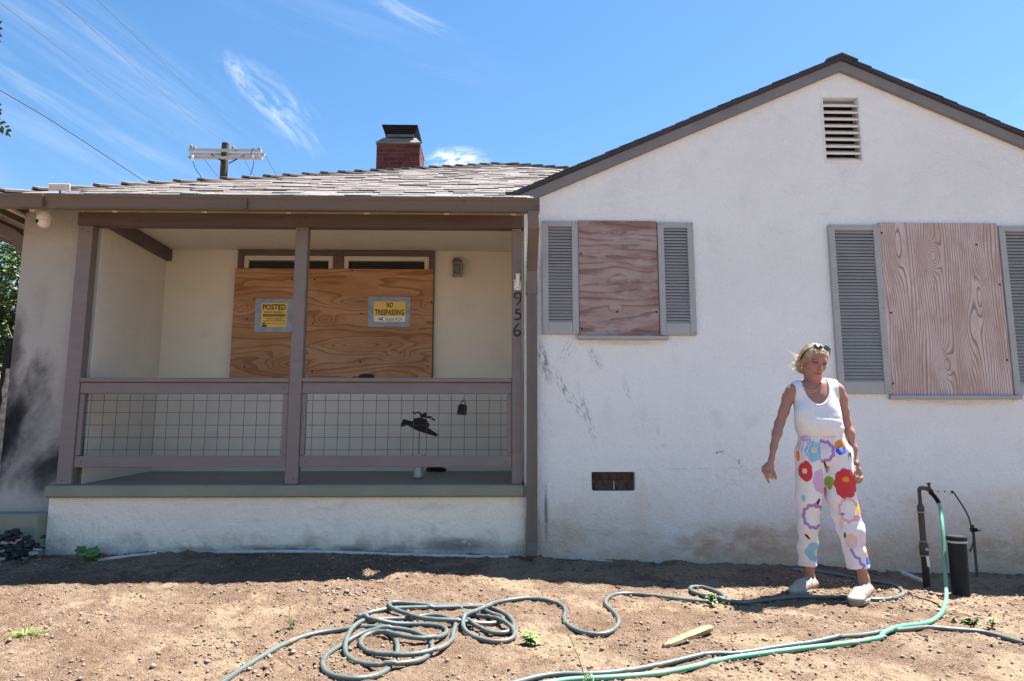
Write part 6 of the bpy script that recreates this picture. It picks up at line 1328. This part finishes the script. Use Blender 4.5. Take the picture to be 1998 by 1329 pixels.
for k in range(520):
    x0_ = rr.uniform(-.062, .062); th0 = rr.uniform(-.2, .25); pts = []; sidew = x0_/.062
    for i in range(9):
        t = i/8; ang2 = .45+t*rr.uniform(2.35, 2.6); v = np.array([math.sin(sidew*1.25)*(.9+.25*t), math.cos(ang2)*1.0*math.cos(sidew*1.0), math.sin(ang2)*math.cos(sidew*.8)*1.0-.12*t])
        r = onhair(v); pts.append(HC+HRot@(v/np.linalg.norm(v)*(r+.001+.005*rr.random()**2+.008*t*t*rr.random())))
    cc = rr.choice([(.60, .50, .35), (.46, .36, .24), (.36, .26, .16), (.70, .61, .45)])
    mb.tube(spline(pts, 14), [.0013]*11+[.0011, .0008, .0004], 4, col=cc, flat=.6)
for k in range(80):      # flicked ends at the nape on her right side
    p0 = H_(-.070+rr.uniform(-.02, .02), -.055+rr.uniform(-.05, .03), rr.uniform(-.07, .03)); d = np.array([-rr.uniform(.3, 1), rr.uniform(-.5, .5), rr.uniform(-.7, .45)]); l = rr.uniform(.03, .085)*(.5+.5*rr.random())
    mb.tube(spline([p0, p0+d*l*.5+[0, 0, -.006], p0+d*l+[-.006, 0, .002]], 6), [.0026, .0024, .002, .0016, .001, .0004], 4, col=rr.choice([(.62, .48, .28), (.70, .58, .38), (.46, .33, .17)]), flat=.5)
o = mb.build('locks', m_hair, HAIR, recalc=False); o['kind'] = 'stuff'
# sunglasses pushed up on the hair
SG_ = thing('sunglasses', (0, 0, 0), None, None); SG_.parent = WOMAN; SG_.location = Vector(HC)-base_of(WOMAN)
m_lens, _n, _b = base_mat('dark_lens', 0.12, 0, 0.6); _b.inputs['Base Color'].default_value = (.010, .014, .028, 1)
for s_ in (-1, 1):
    c0_ = H_(s_*.033, .070, .105); nrm_ = HRot@np.array([s_*.28, .70, .72]); nrm_ /= np.linalg.norm(nrm_); e1 = np.cross(nrm_, HRot[:, 2]); e1 /= np.linalg.norm(e1); e2 = np.cross(e1, nrm_)
    n = 18; rim = [c0_+e1*.029*math.cos(2*math.pi*i/n)+e2*.022*math.sin(2*math.pi*i/n)*(1+.12*math.sin(2*math.pi*i/n)) for i in range(n)]
    MB().add([c0_+nrm_*.006]+rim, [(0, 1+i, 1+(i+1) % n) for i in range(n)]).build('lens', m_lens, SG_, recalc=False)
    MB().tube([Vector(p_) for p_ in rim+rim[:2]], .0032, 6, cap=False).build('rim', m_flat_black, SG_)
    MB().tube(spline([H_(s_*.060, .062, .100), H_(s_*.080, .020, .070), H_(s_*.082, -.030, .010), H_(s_*.076, -.045, -.012)], 12), .003, 6).build('temple', m_flat_black, SG_)
MB().tube(spline([H_(-.008, .078, .108), H_(0, .081, .112), H_(.008, .078, .108)], 6), .003, 6).build('bridge', m_flat_black, SG_)
# jewellery
nk = MB()
for off, ys in ((0, ((1565, 741), (1566, 752), (1572, 759), (1582, 762), (1592, 760), (1600, 753), (1604, 744))), (1, ((1563, 744), (1565, 756), (1573, 763), (1583, 765.5), (1594, 762.5), (1602, 755), (1605, 745)))):
    nk.tube(spline([onbody(BO, x, y, .002) for x, y in ys], 30), .0026, 6)
nk.build('necklace', m_gold, WOMAN, smooth=True)
q = onbody(BO, 1571.5, 767, .002); nk = MB().lathe([(0, 0), (.007, 0), (.007, .003), (0, .003)], q, 12, axis=(0, -1, .2)); nk.tube([onbody(BO, 1571, 760, .002), q], .0012, 5); nk.build('pendant', m_gold, WOMAN)
wr0, wr1 = np.array(P3(1666, 875, -.025)), np.array(P3(1669.5, 899, -.04)); wd = (wr1-wr0)/np.linalg.norm(wr1-wr0); bc = MB()
a1 = np.cross(wd, [0, 1, 0]); a1 /= np.linalg.norm(a1); a2 = np.cross(wd, a1)
for k, tt in enumerate((.0, .006, .012, .020)):
    cc = wr1+wd*(tt); rr_ = .0245+.001*k; bc.tube([Vector(cc+(a1*math.cos(2*math.pi*i/20)+a2*math.sin(2*math.pi*i/20)*.95)*rr_+wd*.003*math.sin(2*math.pi*i/20+k)) for i in range(21)], .0018, 5, cap=False)
bc.build('bracelet', m_galv if False else m_gold, WOMAN, smooth=True)
ear = H_(-.078, -.004, -.050); MB().lathe([(0, -.006), (.005, -.003), (.005, .003), (0, .006)], ear, 8).build('earring', m_paper, WOMAN, smooth=True)
